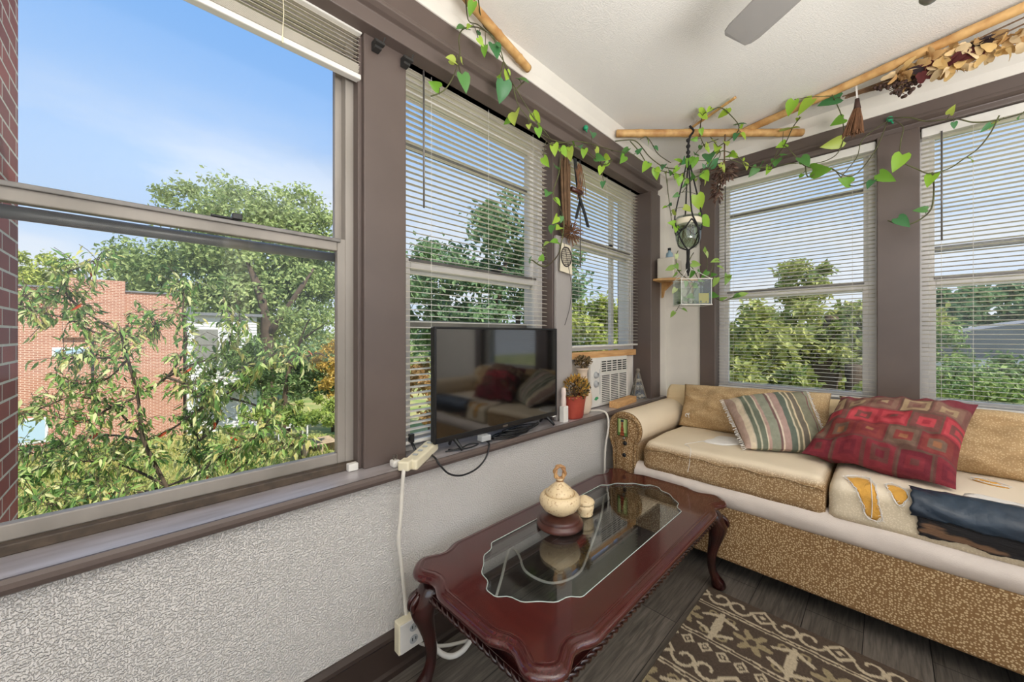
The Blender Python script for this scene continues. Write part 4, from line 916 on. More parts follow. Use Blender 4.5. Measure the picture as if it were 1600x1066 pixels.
SAPLING = [
   [(0.42, 6.06, -1.56), (0.19, 6.11, -0.72), (-0.0, 6.13, -0.14), (-0.05, 6.01, 0.4), (-0.13, 5.91, 0.85), (-0.18, 5.79, 1.13)] ,
   [(-0.0, 6.48, -0.21), (-0.24, 6.44, 0.22), (-0.54, 6.47, 0.41), (-0.81, 6.46, 0.3), (-0.96, 6.34, 0.27)] ,
   [(-0.21, 6.68, 1.13), (-0.36, 6.74, 1.25), (-0.57, 6.85, 1.46), (-0.66, 6.83, 1.62), (-0.66, 6.73, 1.8), (-0.49, 6.47, 1.9), (-0.36, 6.23, 1.96)] ,
   [(-0.59, 7.06, 1.47), (-0.77, 6.91, 1.51), (-0.91, 6.71, 1.56), (-0.93, 6.39, 1.36)] ,
   [(-0.21, 6.68, 1.13), (-0.4, 6.59, 1.13), (-0.59, 6.48, 1.28), (-0.76, 6.36, 1.34), (-0.81, 6.13, 1.36)] ,
   [(-0.14, 6.62, 0.82), (-0.36, 6.63, 0.83), (-0.56, 6.64, 0.83), (-0.69, 6.57, 0.84)] ,
   [(-0.14, 6.62, 0.82), (-0.31, 6.88, 0.57), (-0.55, 7.21, 0.48), (-0.74, 7.49, 0.51)] ,
   [(-0.21, 6.68, 1.13), (-0.14, 6.65, 1.05), (0.09, 6.45, 1.21), (0.06, 6.51, 1.38)] ,
   [(-0.06, 6.53, 0.34), (0.2, 6.29, 0.58), (0.37, 6.12, 0.97), (0.34, 6.16, 1.29), (0.35, 6.15, 1.61), (0.31, 6.19, 1.77)] ,
   [(0.2, 6.28, 0.58), (0.41, 5.89, 0.75), (0.56, 5.57, 0.83), (0.67, 5.28, 0.95), (0.7, 5.07, 1.2), (0.73, 4.86, 1.27)] ,
   [(-0.0, 6.48, -0.21), (0.25, 6.16, -0.04), (0.47, 5.87, 0.2), (0.68, 5.59, 0.37), (0.89, 5.31, 0.6), (0.98, 5.14, 0.76)] ,
   [(0.2, 6.28, -0.77), (-0.14, 6.41, -0.48), (-0.45, 6.52, -0.36), (-0.74, 6.61, -0.38), (-0.94, 6.61, -0.43)] ,
   [(0.2, 6.28, -0.77), (-0.08, 6.31, -0.78), (-0.34, 6.33, -0.7), (-0.62, 6.36, -0.77), (-0.84, 6.33, -0.62)] ,
   [(0.2, 6.28, -0.77), (0.03, 6.09, -0.96), (-0.13, 5.88, -0.77), (-0.3, 5.69, -0.72)] ,
   [(0.2, 6.28, -0.77), (0.46, 5.79, -0.55), (0.65, 5.38, -0.27), (0.83, 4.97, -0.08), (0.94, 4.64, 0.18)] ,
   [(-0.0, 6.48, -0.21), (-0.31, 6.86, -0.15), (-0.66, 7.28, -0.25), (-0.96, 7.66, -0.42), (-1.15, 7.92, -0.36)] ,
   [(0.42, 6.06, -1.56), (0.65, 5.87, -0.78), (0.43, 6.12, -0.47), (0.49, 6.1, -0.23), (0.37, 6.24, 0.08)] ,
   [(0.48, 6.0, -0.21), (0.65, 5.86, 0.02), (0.6, 5.95, 0.33), (0.43, 6.15, 0.49)] ,
   [(0.65, 5.84, -0.77), (0.93, 5.58, -0.46), (1.22, 5.32, -0.31), (1.45, 5.12, -0.23)] ,
   [(-0.06, 6.53, 0.34), (-0.3, 6.46, 0.23), (-0.48, 6.33, 0.13), (-0.63, 6.16, 0.22)] ,
   [(0.2, 6.28, 0.58), (0.35, 5.88, 0.52), (0.44, 5.54, 0.4), (0.57, 5.17, 0.57)] ,
   [(0.93, 5.56, 0.58), (1.09, 5.33, 0.82), (1.27, 5.08, 0.9), (1.34, 4.95, 0.83)] ,
   [(0.7, 5.78, 0.34), (0.93, 5.55, 0.26), (1.09, 5.37, 0.18), (1.21, 5.25, 0.27)] ,
   [(0.65, 5.84, -0.77), (0.88, 5.69, -0.8), (1.13, 5.54, -0.66)] ,
   [(0.2, 6.28, -0.77), (0.08, 6.45, -0.55), (-0.14, 6.73, -0.32), (-0.43, 7.07, -0.74), (-0.67, 7.36, -0.83)] ,
]
DRIED = [(2.36, -0.02, 2.292), (2.36, -0.039, 2.301), (2.36, -0.053, 2.308), (2.36, -0.072, 2.312), (2.36, -0.087, 2.315), (2.36, -0.106, 2.316), (2.36, -0.124, 2.317), (2.36, -0.142, 2.313), (2.36, -0.16, 2.314), (2.36, -0.177, 2.31), (2.36, -0.194, 2.311), (2.36, -0.219, 2.312), (2.36, -0.236, 2.303), (2.36, -0.252, 2.306), (2.36, -0.244, 2.278), (2.36, -0.276, 2.25), (2.36, -0.291, 2.246), (2.36, -0.303, 2.219), (2.36, -0.186, 2.21), (2.36, -0.168, 2.24), (2.36, -0.202, 2.238), (2.36, -0.087, 2.266), (2.36, -0.142, 2.264), (2.36, -0.329, 2.245), (2.36, -0.351, 2.249), (2.36, -0.366, 2.234), (2.36, -0.38, 2.245), (2.36, -0.307, 2.248), (2.36, -0.065, 2.266), (2.36, -0.211, 2.278)]
DARKD = [(2.36, -0.1, 2.242), (2.36, -0.119, 2.249), (2.36, -0.227, 2.25), (2.36, -0.211, 2.254), (2.36, -0.244, 2.252)]
SEEDS = [(2.36, -0.02, 2.221), (2.36, -0.034, 2.197), (2.36, -0.049, 2.212), (2.36, -0.059, 2.191), (2.36, -0.072, 2.196), (2.36, -0.083, 2.174), (2.36, -0.091, 2.192), (2.36, -0.068, 2.208), (2.36, -0.03, 2.179), (2.36, -0.055, 2.165), (2.36, -0.045, 2.231), (2.36, -0.078, 2.212), (2.36, 0.01, 2.218), (2.36, 0.021, 2.228)]

# ================================================================ THINGS ON THE SILL
SZ = .667
tv = thing('television', 'black flat television standing on the window sill', 'television', (1.112, 1.18, SZ))
B().box((.757, 1.170, .708), (1.470, 1.196, 1.138)).fin('back_panel', m['black'], tv, bevel=.004)
b = B(); ringbox(b, 0, .755, 1.472, .706, 1.140, 1.163, 1.176, .009, .009, .020); b.fin('bezel', m['black'], tv, bevel=.002)
b = B(); b.box((.763, 1.166, .725), (1.464, 1.171, 1.132)); b.fin('screen', m['screen'], tv)
b = B(); b.box((.85, 1.190, .76), (1.38, 1.214, 1.0)); b.fin('rear_housing', m['black'], tv, bevel=.006)
b = B(); b.box((1.098, 1.1615, .711), (1.126, 1.1640, .719)); b.fin('logo_plate', m['nickel'], tv)
b = B(); b.box((1.44, 1.165, .700), (1.462, 1.18, .707)); b.fin('power_button', m['offwhite'], tv)
for x in (.845, 1.395):
    b = B(); b.tube([(x, 1.182, .715), (x + .004, 1.165, .705), (x + .01, 1.128, .674)], [.009, .008, .006], 6); b.tube([(x, 1.182, .715), (x + .008, 1.20, .700), (x + .02, 1.226, .674)], [.009, .008, .006], 6)
    b.fin('foot', m['black'], tv, smooth=True)
# cables
def cable(label, paths, r, mat, cat='cable', name='power_cable', smooth=6, group=None):
    b = B()
    for p in paths: b.tube(p, r, 7, smooth=smooth)
    return tag(b.fin(name, mat, smooth=True), label, cat, group)
loop = [(.742, 1.170, .674), (.733, 1.125, .672), (.740, 1.106, .650), (.775, 1.102, .612), (.83, 1.100, .592), (.90, 1.102, .597), (.95, 1.106, .625), (.975, 1.112, .664), (.985, 1.130, .676), (.978, 1.150, .684)]
cable('black cable looping over the sill edge under the television', [loop], .0035, m['black'], name='black_cable')
tang = []
for k in range(4):
    cx_, cy_ = 1.13 + .03 * k, 1.158 + .008 * (k % 2); pts = []
    for i in range(17):
        a = i * .785 + k; pts.append((cx_ + (.10 + .02 * math.sin(k + i * .3)) * math.cos(a), cy_ + (.026 + .005 * math.sin(i)) * math.sin(a), .672 + .006 * k + .002 * math.sin(i * 1.3)))
    tang.append(pts)
tang.append([(.80, 1.16, .672), (.86, 1.15, .674), (.92, 1.17, .674), (.95, 1.15, .673), (.90, 1.135, .673), (.84, 1.145, .674), (.82, 1.17, .673)])
tang.append([(1.24, 1.15, .674), (1.27, 1.14, .69), (1.31, 1.15, .70), (1.33, 1.165, .685), (1.30, 1.17, .675)])
cable('tangle of thin black cables lying on the sill below the television', tang, .0028, m['black'], name='cable_tangle', smooth=4)
b = B(); b.box((.955, 1.132, .680), (1.005, 1.165, .704)); tag(b.fin('plug_adapter', m['dial'], bevel=.005, loc=(.98, 1.15, .680)), 'grey plug adapter in the cables on the sill below the television', 'adapter')
ps = thing('power_strip', 'cream power strip lying slanted over the sill edge', 'power strip', (.69, 1.16, SZ))
def obox(b, c, ux_, L, W, Hh):
    d = Vector(ux_).normalized(); s = Vector((0, 0, 1)).cross(d).normalized(); n = d.cross(s); c = Vector(c)
    v = [c + d * (sx * L / 2) + s * (sy * W / 2) + n * (sz * Hh / 2) for sz in (-1, 1) for sy in (-1, 1) for sx in (-1, 1)]
    vs = [b.bm.verts.new(p) for p in v]
    for f in ((0, 1, 3, 2), (4, 6, 7, 5), (0, 4, 5, 1), (2, 3, 7, 6), (0, 2, 6, 4), (1, 5, 7, 3)): b.bm.faces.new([vs[i] for i in f])
b = B(); obox(b, (.700, 1.158, .686), (.150, .105, .012), .19, .048, .034); b.fin('case', m['cream'], ps, bevel=.006)
b = B(); obox(b, (.612, 1.112, .683), (.150, .105, 0), .045, .040, .032); b.fin('plug_end', m['cream'], ps, bevel=.006)
b = B()
for k in range(4): obox(b, (.655 + .032 * k, 1.127 + .0215 * k, .703 + .0022 * k), (.150, .105, .012), .012, .016, .002)
b.fin('sockets', m['dial'], ps)
b = B(); b.tube([(.602, 1.105, .680), (.594, 1.098, .655), (.592, 1.102, .60), (.588, 1.104, .52), (.585, 1.112, .44), (.60, 1.122, .36), (.615, 1.128, .25), (.62, 1.125, .165)], .0065, 8, smooth=5); b.fin('cord', m['wcable'], ps, smooth=True)
b = B(); b.box((.585, 1.145, SZ), (.612, 1.178, .690)); a_ = b.fin('plug', m['offwhite'], bevel=.006); tag(a_, 'white plug with upturned prongs at the foot of the brown post', 'plug')
b = B(); b.box((.592, 1.158, .690), (.594, 1.164, .706)); b.box((.603, 1.158, .690), (.605, 1.164, .706)); b.fin('prong', m['nickel'], a_)
b = B(); b.tube([(.697, 1.232, .72), (.705, 1.228, .70), (.712, 1.215, .676), (.722, 1.205, .672)], .005, 6, smooth=4); b.box((.690, 1.222, .715), (.706, 1.238, .745)); tag(b.fin('black_plug', m['black']), 'black plug with a short cord at the left foot of the television blind', 'plug')

# air freshener, pot, vases
af = thing('air_freshener', 'white plastic air freshener stick beside the television', 'air freshener', (1.512, 1.152, SZ))
B().box((1.494, 1.137, SZ), (1.532, 1.167, .748)).fin('holder', m['offwhite'], af, bevel=.004)
b = B(); b.lathe([(0, .070), (.013, .075), (.014, .10), (.012, .13), (.014, .15), (.011, .172), (0, .176)], (1.512, 1.154, SZ), 14); b.fin('bottle', M('pinkish_plastic', (226, 208, 198), .4), af, smooth=True)
po = thing('flower_pot', 'red clay pot of dried yellow flowers on the sill', 'potted plant', (1.628, 1.168, SZ))
B().lathe([(0, 0), (.044, 0), (.048, .01), (.056, .07), (.062, .105), (.065, .112), (.062, .122), (.056, .120), (.054, .10), (0, .098)], (1.632, 1.172, SZ), 36, sx=1.22, sy=.82).fin('pot', m['terra'], po, smooth=True)
L = []
for k in range(900):
    v = rv(); rr = random.uniform(.6, 1); p = Vector((1.628, 1.168, .822)) + Vector((v.x * .098, v.y * .058, v.z * .066)) * rr
    if p.z < .775: continue
    top = (p.z - .78) / .10
    c = random.choice(((226, 190, 98), (210, 160, 70), (196, 150, 84), (150, 120, 66))) if random.random() < .25 + top * .6 and v.y < .4 else random.choice(((96, 92, 64), (120, 106, 72), (84, 74, 56)))
    L.append((p, v + Vector((0, 0, .3)), rv(), random.uniform(.012, .024), .012, c))
leafcloud('dried_flowers', L, m['dleaf'], po, 'diamond')
b = B()
for k in range(26):
    a = random.uniform(0, 6.28); q = random.uniform(.2, 1); b.tube([(1.628 + .03 * q * math.cos(a), 1.168 + .02 * q * math.sin(a), .765), (1.628 + .075 * q * math.cos(a), 1.168 + .045 * q * math.sin(a), .83)], .0012, 4)
b.fin('stems', m['twig'], po)
# tall cream vase by the air conditioner, with a dried posy
va = thing('flower_vase', 'cream narrow necked vase of dried flowers by the air conditioner', 'vase', (1.752, 1.205, SZ))
vp = [(0, 0), (.036, 0), (.046, .02), (.054, .06), (.054, .10), (.046, .135), (.033, .162), (.028, .19), (.027, .225), (.031, .245), (.038, .255), (.034, .256), (.026, .248), (0, .22)]
B().lathe(vp, (1.752, 1.205, SZ), 32).fin('body', m['vase'], va, smooth=True)
b = B()
for k in range(5): a = R(-150 + 28 * k); b.ball((1.752 + .045 * math.cos(a), 1.205 + .045 * math.sin(a), SZ + .135 + .012 * (k % 2)), .005, 6)
b.fin('spots', m['dot_b'], va)
L = []
for k in range(380):
    v = rv(); p = Vector((1.755, 1.203, .956)) + Vector((v.x * .056, v.y * .04, v.z * .03)) * random.uniform(.3, 1)
    L.append((p, v + Vector((0, 0, .4)), rv(), .014, .011, random.choice(((122, 104, 74), (168, 148, 116), (86, 74, 58), (142, 120, 80)))))
leafcloud('dried_flowers', L, m['dleaf'], va, 'diamond')
b = B()
for k in range(8): b.tube([(1.752, 1.205, .88), (1.752 + random.uniform(-.03, .03), 1.205 + random.uniform(-.02, .02), .955)], .0012, 4)
b.fin('stems', m['twig'], va)

# air conditioner
ac = thing('air_conditioner', 'white window air conditioner with louvred grille and two dials', 'air conditioner', (2.10, 1.36, .668))
B().box((1.886, 1.252, .676), (2.316, 1.60, .966)).fin('case', m['acside'], ac, bevel=.006)
B().box((1.882, 1.232, .672), (2.320, 1.256, .970)).fin('front_panel', m['offwhite'], ac, bevel=.006)
b = B(); b.box((1.985, 1.2295, .875), (2.300, 1.2335, .952)); b.box((1.985, 1.2295, .690), (2.300, 1.2335, .862)); b.fin('grille_recess', m['dark'], ac)
b = B()
for k in range(6): b.box((1.982, 1.2245, .876 + .0142 * k), (2.303, 1.2305, .8815 + .0142 * k))
for k in range(6): b.box((1.983 + .0635 * k - .002, 1.2240, .874), (1.983 + .0635 * k + .002, 1.2310, .953))
b.fin('upper_louvres', m['offwhite'], ac)
b = B()
for k in range(16): b.box((1.982, 1.2245, .690 + .0112 * k), (2.303, 1.2305, .6950 + .0112 * k))
for x in (1.983, 2.09, 2.195, 2.302): b.box((x - .004, 1.2240, .688), (x + .004, 1.2310, .866))
b.fin('lower_louvres', m['offwhite'], ac)
for z in (.866, .812):
    b = B(); b.rings([[(1.930 + r_ * math.cos(q), 1.232 - d, z + r_ * math.sin(q)) for q in [k * .3307 for k in range(19)]] for d, r_ in ((0, .021), (.004, .021), (.006, .017), (.016, .015), (.017, .006))]); dl = b.fin('dial', m['dial'], ac, smooth=True)
    b = B(); b.box((1.9285, 1.2135, z), (1.9315, 1.217, z + .014)); b.fin('pointer', m['dark'], dl)
b = B(); b.prism([(1.935, .712), (1.962, .724), (1.948, .735), (1.928, .733), (1.914, .720)], 1, 1.2305, 1.2325); b.fin('leaf_sticker', m['gbrand'], ac)
B().box((1.972, 1.2305, .745), (1.975, 1.2330, .90)).fin('scale_strip', m['dial'], ac)
B().box((1.648, 1.262, .672), (1.878, 1.276, .962)).fin('side_panel', m['accord'], ac, bevel=.003)
b = B()
for k in range(8): b.prism([(2.322 + .016 * k, 1.262), (2.330 + .016 * k, 1.274), (2.338 + .016 * k, 1.262), (2.330 + .016 * k, 1.277)], 2, .676, .962)
b.fin('accordion_panel', m['accord'], ac)
b = B()
for p in [[(1.80, 1.225, .674), (1.82, 1.18, .676), (1.835, 1.14, .680), (1.842, 1.105, .665), (1.846, 1.095, .60), (1.848, 1.115, .48), (1.85, 1.122, .36), (1.85, 1.125, .20)],
     [(1.85, 1.125, .20), (1.80, 1.115, .10), (1.60, 1.06, .012), (1.42, 1.0, .009), (1.28, 1.04, .012), (1.20, 1.12, .06), (1.16, 1.13, .15), (1.10, 1.125, .20), (1.02, 1.10, .10), (.90, 1.06, .010), (.78, 1.08, .012), (.67, 1.11, .06), (.648, 1.118, .115)]]: b.tube(p, .0058, 7, smooth=6)
b.fin('cord', m['wcable'], ac, smooth=True)
tag(B().box((1.655, 1.238, .968), (2.455, 1.272, 1.008)).fin('wood_plank', m['pine'], bevel=.003), 'raw wood plank filling the gap above the air conditioner', 'plank')
b = B(); obox(b, (2.155, 1.172, SZ + .019), (1, .10, 0), .30, .055, .038); tag(b.fin('wood_block', m['pine'], bevel=.003), 'short raw wood block on the sill below the air conditioner', 'wood block')
# glass pyramid
gp = thing('pyramid_terrarium', 'small grey framed glass pyramid of stones and shells at the far end of the sill', 'terrarium', (2.413, 1.204, SZ))
P4 = [(2.345, 1.200), (2.420, 1.145), (2.480, 1.212), (2.405, 1.258)]; tp = (2.413, 1.204)
def lerp2(p, t): return (p[0] + (tp[0] - p[0]) * t, p[1] + (tp[1] - p[1]) * t, SZ + .006 + .205 * t)
b = B()
for k in range(4):
    b.tube([lerp2(P4[k], 0), lerp2(P4[k], .86)], .0045, 6); b.tube([lerp2(P4[k], 0), lerp2(P4[(k + 1) % 4], 0)], .0045, 6); b.tube([lerp2(P4[k], .86), lerp2(P4[(k + 1) % 4], .86)], .004, 6)
    for t in (.30, .56): b.tube([lerp2(P4[k], t), lerp2(P4[(k + 1) % 4], t)], .003, 6)
b.ball((tp[0], tp[1], SZ + .198), .014, 8); b.fin('lead_frame', m['pyr'], gp, smooth=True)
b = B(); b.rings([[lerp2(p, .01) for p in P4], [lerp2(p, .85) for p in P4]], caps=False); b.fin('glass_sides', m['jglass'], gp)
b = B()
for k in range(60):
    t = random.choice((.06, .10, .34, .38, .60)); q = rv(); s = (1 - t) * .045; b.ball((tp[0] + q.x * s, tp[1] + q.y * s, SZ + .008 + .205 * t), random.uniform(.006, .012), 5)
b.fin('stones', m['moss'], gp, smooth=True, kind='stuff')

# outlet box and cable on the baseboard
ob = thing('outlet_box', 'white surface outlet box over the baseboard behind the table leg', 'outlet', (.62, 1.118, .08))
B().box((.578, 1.096, .080), (.668, 1.128, .180)).fin('box', m['cream'], ob, bevel=.003)
B().box((.582, 1.091, .084), (.664, 1.097, .176)).fin('cover_plate', m['offwhite'], ob, bevel=.002)
for z in (.112, .152):
    b = B(); b.rings([[(.628 + r_ * math.cos(q), 1.091 - d, z + r_ * .9 * math.sin(q)) for q in [k * .393 for k in range(16)]] for d, r_ in ((0, .015), (.0015, .015), (.002, .013))])
    rc = b.fin('receptacle', m['dial'], ob)
    for dx in (-.006, .006): B().box((.628 + dx - .0012, 1.0875, z - .002), (.628 + dx + .0012, 1.0892, z + .007)).fin('slot', m['black'], rc)
cable('thick white cable looping on the floor by the outlet under the table', [[(.700, 1.105, .20), (.690, 1.085, .13), (.695, 1.060, .06), (.73, 1.03, .03), (.78, 1.02, .03), (.84, 1.05, .03), (.88, 1.10, .05)]], .009, m['offwhite'], name='white_cable')

# ================================================================ CEILING CORNER: rods, fan, plants
def rod(pts, r, label, name='bamboo_rod', knots=5):
    b = B(); P_ = [Vector(p) for p in pts]; n = 60; pl = []; rr = []
    for k in range(n + 1):
        t = k / n * (len(P_) - 1); i = min(int(t), len(P_) - 2); pl.append(P_[i].lerp(P_[i + 1], t - i))
        fr_ = (k / n * knots) % 1; rr.append(r * (1 + .14 * math.exp(-((fr_ - .5) / .05) ** 2)))
    b.tube(pl, rr, 10); return tag(b.fin(name, m['bamboo'], smooth=True), label, 'rod')
rod([(.28, .90, 2.305), (.85, 1.055, 2.300), (1.20, 1.108, 2.278)], .017, 'bamboo rod along the ceiling above the big left window')
rod([(1.965, 1.112, 2.288), (2.725, .345, 2.288)], .021, 'thick bamboo rod spanning the ceiling corner', knots=4)
rod([(2.53, .60, 2.318), (2.27, -.352, 2.300), (2.16, -.80, 2.300)], .019, 'long bamboo rod above the right windows holding dried leaves', knots=8)
rod([(2.285, .83, 2.318), (2.135, .54, 2.316)], .007, 'thin bamboo stick behind the corner rod at the ceiling', knots=3)
# fan
FX, FY = 1.115, -.135
fa = thing('ceiling_fan', 'ceiling fan with a grey blade pointing to the corner', 'ceiling fan', (FX, FY, 2.12))
B().lathe([(0, 0), (.03, .0), (.03, .06), (.075, .075), (.075, .085), (0, .085)], (FX, FY, ZC - .085), 24).fin('canopy', m['nickel'], fa, smooth=True)
B().lathe([(0, -.06), (.06, -.06), (.10, -.03), (.105, .02), (.06, .05), (.018, .06), (.018, .16), (0, .16)], (FX, FY, 2.12), 32).fin('motor_housing', m['nickel'], fa, smooth=True)
B().lathe([(0, -.105), (.05, -.10), (.085, -.07), (.095, -.035), (.07, -.005), (0, 0)], (FX, FY, 2.055), 28).fin('light_globe', m['globe'], fa, smooth=True)
a0 = math.atan2(.36 - FY, 1.42 - FX)
for k in range(5):
    a = a0 + k * 2 * math.pi / 5; d = Vector((math.cos(a), math.sin(a), 0)); s = Vector((-d.y, d.x, 0)); o = Vector((FX, FY, 2.105))
    b = B(); prof = [(.19, .048), (.30, .056), (.45, .060), (.545, .060), (.570, .053), (.583, .040)]
    top = [o + d * x + s * w_ + Vector((0, 0, .010)) for x, w_ in prof] + [o + d * x - s * w_ - Vector((0, 0, .010)) for x, w_ in reversed(prof)]
    b.rings([[p for p in top], [p + Vector((0, 0, .006)) for p in top]]); bl = b.fin('blade', m['fan'], fa, bevel=.002)
    b = B(); b.box((0, 0, 0), (.001, .001, .001)); b.bm.clear(); b.tube([o + d * .09, o + d * .15 + Vector((0, 0, -.008)), o + d * .25 + Vector((0, 0, -.004))], .010, 6); b.fin('blade_arm', m['nickel'], bl, smooth=True)
b = B(); b.tube([(1.165, -.062, 2.06), (1.167, -.064, 1.95), (1.168, -.064, 1.838)], .0014, 5); ch = b.fin('pull_chain', m['nickel'], fa)
b = B(); b.lathe([(0, -.017), (.010, -.015), (.016, -.006), (.016, .006), (.008, .016), (0, .018)], (1.168, -.064, 1.822), 16); b.fin('pull_knob', m['nickel'], ch, smooth=True)

# pothos
LEAFC = [(150, 196, 64), (124, 176, 62), (172, 206, 72), (96, 150, 78), (80, 138, 86), (190, 208, 96)]
def vine(key, label, name='pothos_vine', cols=LEAFC, r=.0028, face=(-.7, -.7, .1), dark=False):
    st, lv = VINES[key]
    lo = [p for s in st for p in s]
    o = thing(name, label, 'plant', (sum(p[0] for p in lo) / len(lo), sum(p[1] for p in lo) / len(lo), min(p[2] for p in lo)), None)
    b = B(); cz = ZC - .03
    for i, s in enumerate(st):
        pts = [Vector((p[0], p[1], min(p[2], cz))) + rv() * .006 for p in s]; b.tube(pts, r * random.uniform(.75, 1.1), 6, smooth=5)
    allp = [Vector((p[0], p[1], min(p[2], cz))) for s in st for p in catmull([Vector(q) for q in s], 4)]
    L = []
    for x, y, z, sz in lv:
        p = Vector((x, y, min(z, cz))) + Vector(face) * random.uniform(0, .03)
        q = min(allp, key=lambda t: (t - p).length)
        d = (p - q); d = (d.normalized() if d.length > .005 else rv()) + Vector((0, 0, -.7)) + rv() * .7; d.normalize()
        base = p - d * sz * .5
        n = Vector(face).normalized() + rv() * .65
        L.append((base, d, n, sz, sz * random.uniform(.66, .84), random.choice(cols)))
        b.tube([q, q.lerp(base, .5) + Vector((0, 0, .006)), base], r * .55, 5, smooth=3)
    for k in range({'left': 16, 'middle': 34, 'right': 8, 'tank': 14}[key]):
        q = random.choice(allp); sz = random.uniform(.028, .048); d = (rv() + Vector((0, 0, -.5))).normalized(); base = q + d * .02
        L.append((base, d, Vector(face).normalized() + rv() * .7, sz, sz * random.uniform(.6, .8), random.choice(cols))); b.tube([q, base], r * .5, 5)
    b.fin('stems', m['stem'], o, smooth=True)
    leafcloud('leaves', L, m['leaf'], o, 'heart', curl=.22)
    return o
vine('left', 'trailing pothos vine with yellow green leaves along the left window head')
vine('middle', 'pothos vine tangled around the corner bamboo rod and hanging jar')
vine('right', 'pothos vine with heart leaves strung across the right window heads', face=(-.9, -.2, .1))
for p, lab in (((1.672, 1.128, 2.212), 'green plastic clip holding the vine above the left pot window'), ((2.716, -.012, 2.215), 'green plastic clip holding the vine above the wide right post')):
    b = B(); b.ball(p, .014, 7); b.tube([(p[0], p[1], p[2]), (p[0] - .01, p[1] - .012, p[2] - .03)], .004, 5); tag(b.fin('vine_clip', m['green_clip'], smooth=True), lab, 'clip', 'green vine clips')

# hanging jar in black macrame
hj = thing('hanging_jar', 'glass jar hung in black knotted cord from the corner rod', 'hanging planter', (2.237, .808, 1.60))
HX, HY = 2.237, .808
b = B()
b.lathe([(.066, .18), (.070, .172), (.071, .12), (.066, .05), (.055, .02), (.045, .004), (0, 0), (0, .006), (.043, .010), (.052, .024), (.062, .052), (.067, .12), (.066, .172), (.063, .178)], (HX, HY, 1.61), 32); b.fin('jar', m['jglass'], hj, smooth=True)
B().lathe([(0, 0), (.042, 0), (.052, .02), (.062, .045), (.066, .11), (0, .11)], (HX, HY, 1.620), 28).fin('water', m['water'], hj, smooth=True)
b = B()
for k in range(16):
    a = k * 2.4; q = rv(); b.tube([(HX + .02 * q.x, HY + .02 * q.y, 1.80), (HX + .03 * math.cos(a), HY + .03 * math.sin(a), 1.70), (HX + .045 * math.cos(a + 1), HY + .045 * math.sin(a + 1), 1.64)], .0014, 4, smooth=3)
b.fin('roots', m['twig'], hj)
B().lathe([(.0695, .0), (.0715, .004), (.0715, .030), (.0695, .034)], (HX, HY, 1.742), 28).fin('label_band', m['paper'], hj, smooth=True)
b = B(); kn = (HX, HY, 2.14)
b.tube([(HX + .005, HY - .005, 2.318), (HX + .022, HY - .022, 2.29), (HX + .006, HY - .008, 2.255), (HX, HY, 2.20), kn], .006, 7, smooth=3)
for z in (2.235, 2.20, 2.165, 2.14): b.ball((HX, HY, z), .012, 7)
for k in range(4):
    a = k * math.pi / 2 + .6; ex, ey = math.cos(a), math.sin(a)
    pts = [kn, (HX + .035 * ex, HY + .035 * ey, 1.98), (HX + .072 * ex, HY + .072 * ey, 1.80), (HX + .076 * math.cos(a + .4), HY + .076 * math.sin(a + .4), 1.72), (HX + .060 * math.cos(a + .8), HY + .060 * math.sin(a + .8), 1.635), (HX, HY, 1.598)]
    b.tube(pts, .0042, 6, smooth=4)
    a2 = a + 1.57; b.tube([(HX + .073 * ex, HY + .073 * ey, 1.76), (HX + .074 * math.cos(a + .8), HY + .074 * math.sin(a + .8), 1.70), (HX + .073 * math.cos(a2), HY + .073 * math.sin(a2), 1.76)], .004, 6, smooth=4)
b.tube([(HX, HY, 1.60), (HX + .004, HY + .002, 1.55), (HX - .004, HY, 1.50), (HX + .003, HY, 1.45)], [.010, .009, .012, .005], 7, smooth=3)
b.fin('macrame_cord', m['cord'], hj, smooth=True)
# square tank lower down, hung on thin cords
tk = thing('hanging_tank', 'square glass tank of cuttings hanging below the jar', 'hanging planter', (2.25, .79, 1.278))
tx, ty = 2.252, .792; d1 = Vector((.70, -.77, 0)).normalized(); d2 = Vector((.77, .70, 0)).normalized()
def tb(b, L, W, z0, z1, oc=(0, 0)):
    c = Vector((tx, ty, 0)) + d1 * oc[0] + d2 * oc[1]; q = [c + d1 * a * L / 2 + d2 * e * W / 2 for a, e in ((-1, -1), (1, -1), (1, 1), (-1, 1))]
    b.rings([[(p.x, p.y, z0) for p in q], [(p.x, p.y, z1) for p in q]])
b = B()
for oc, L, W in (((0, -.056), .17, .004), ((0, .056), .17, .004), ((-.083, 0), .004, .108), ((.083, 0), .004, .108)): tb(b, L, W, 1.278, 1.425, oc)
tb(b, .17, .116, 1.278, 1.284); b.fin('glass_tank', m['jglass'], tk)
b = B(); tb(b, .160, .104, 1.285, 1.375); b.fin('water', m['water'], tk)
b = B()
for k in range(80):
    q = d1 * random.uniform(-.07, .07) + d2 * random.uniform(-.045, .045); b.ball((tx + q.x, ty + q.y, 1.290 + random.uniform(0, .012)), .007, 5)
b.fin('gravel', m['gravel'], tk, smooth=True, kind='stuff')
b = B(); tb(b, .055, .004, 1.290, 1.345, (.048, -.040)); b.fin('yellow_tag', m['yellow'], tk)
b = B()
for a, e in ((-1, -1), (1, -1), (1, 1), (-1, 1)):
    p = Vector((tx, ty, 1.425)) + d1 * a * .083 + d2 * e * .056; b.tube([p + Vector((0, 0, -.147)), p, Vector((HX, HY, 1.50)), Vector((HX, HY, 1.56))], .002, 5)
    q = Vector((tx, ty, 1.425)) + d1 * -a * .083 * (-1 if a * e > 0 else 1) * (1) + d2 * e * .056
for z in (1.425, 1.280):
    P_ = [Vector((tx, ty, z)) + d1 * a * .086 + d2 * e * .059 for a, e in ((-1, -1), (1, -1), (1, 1), (-1, 1))]
    for i in range(4): b.tube([P_[i], P_[(i + 1) % 4]], .003, 5)
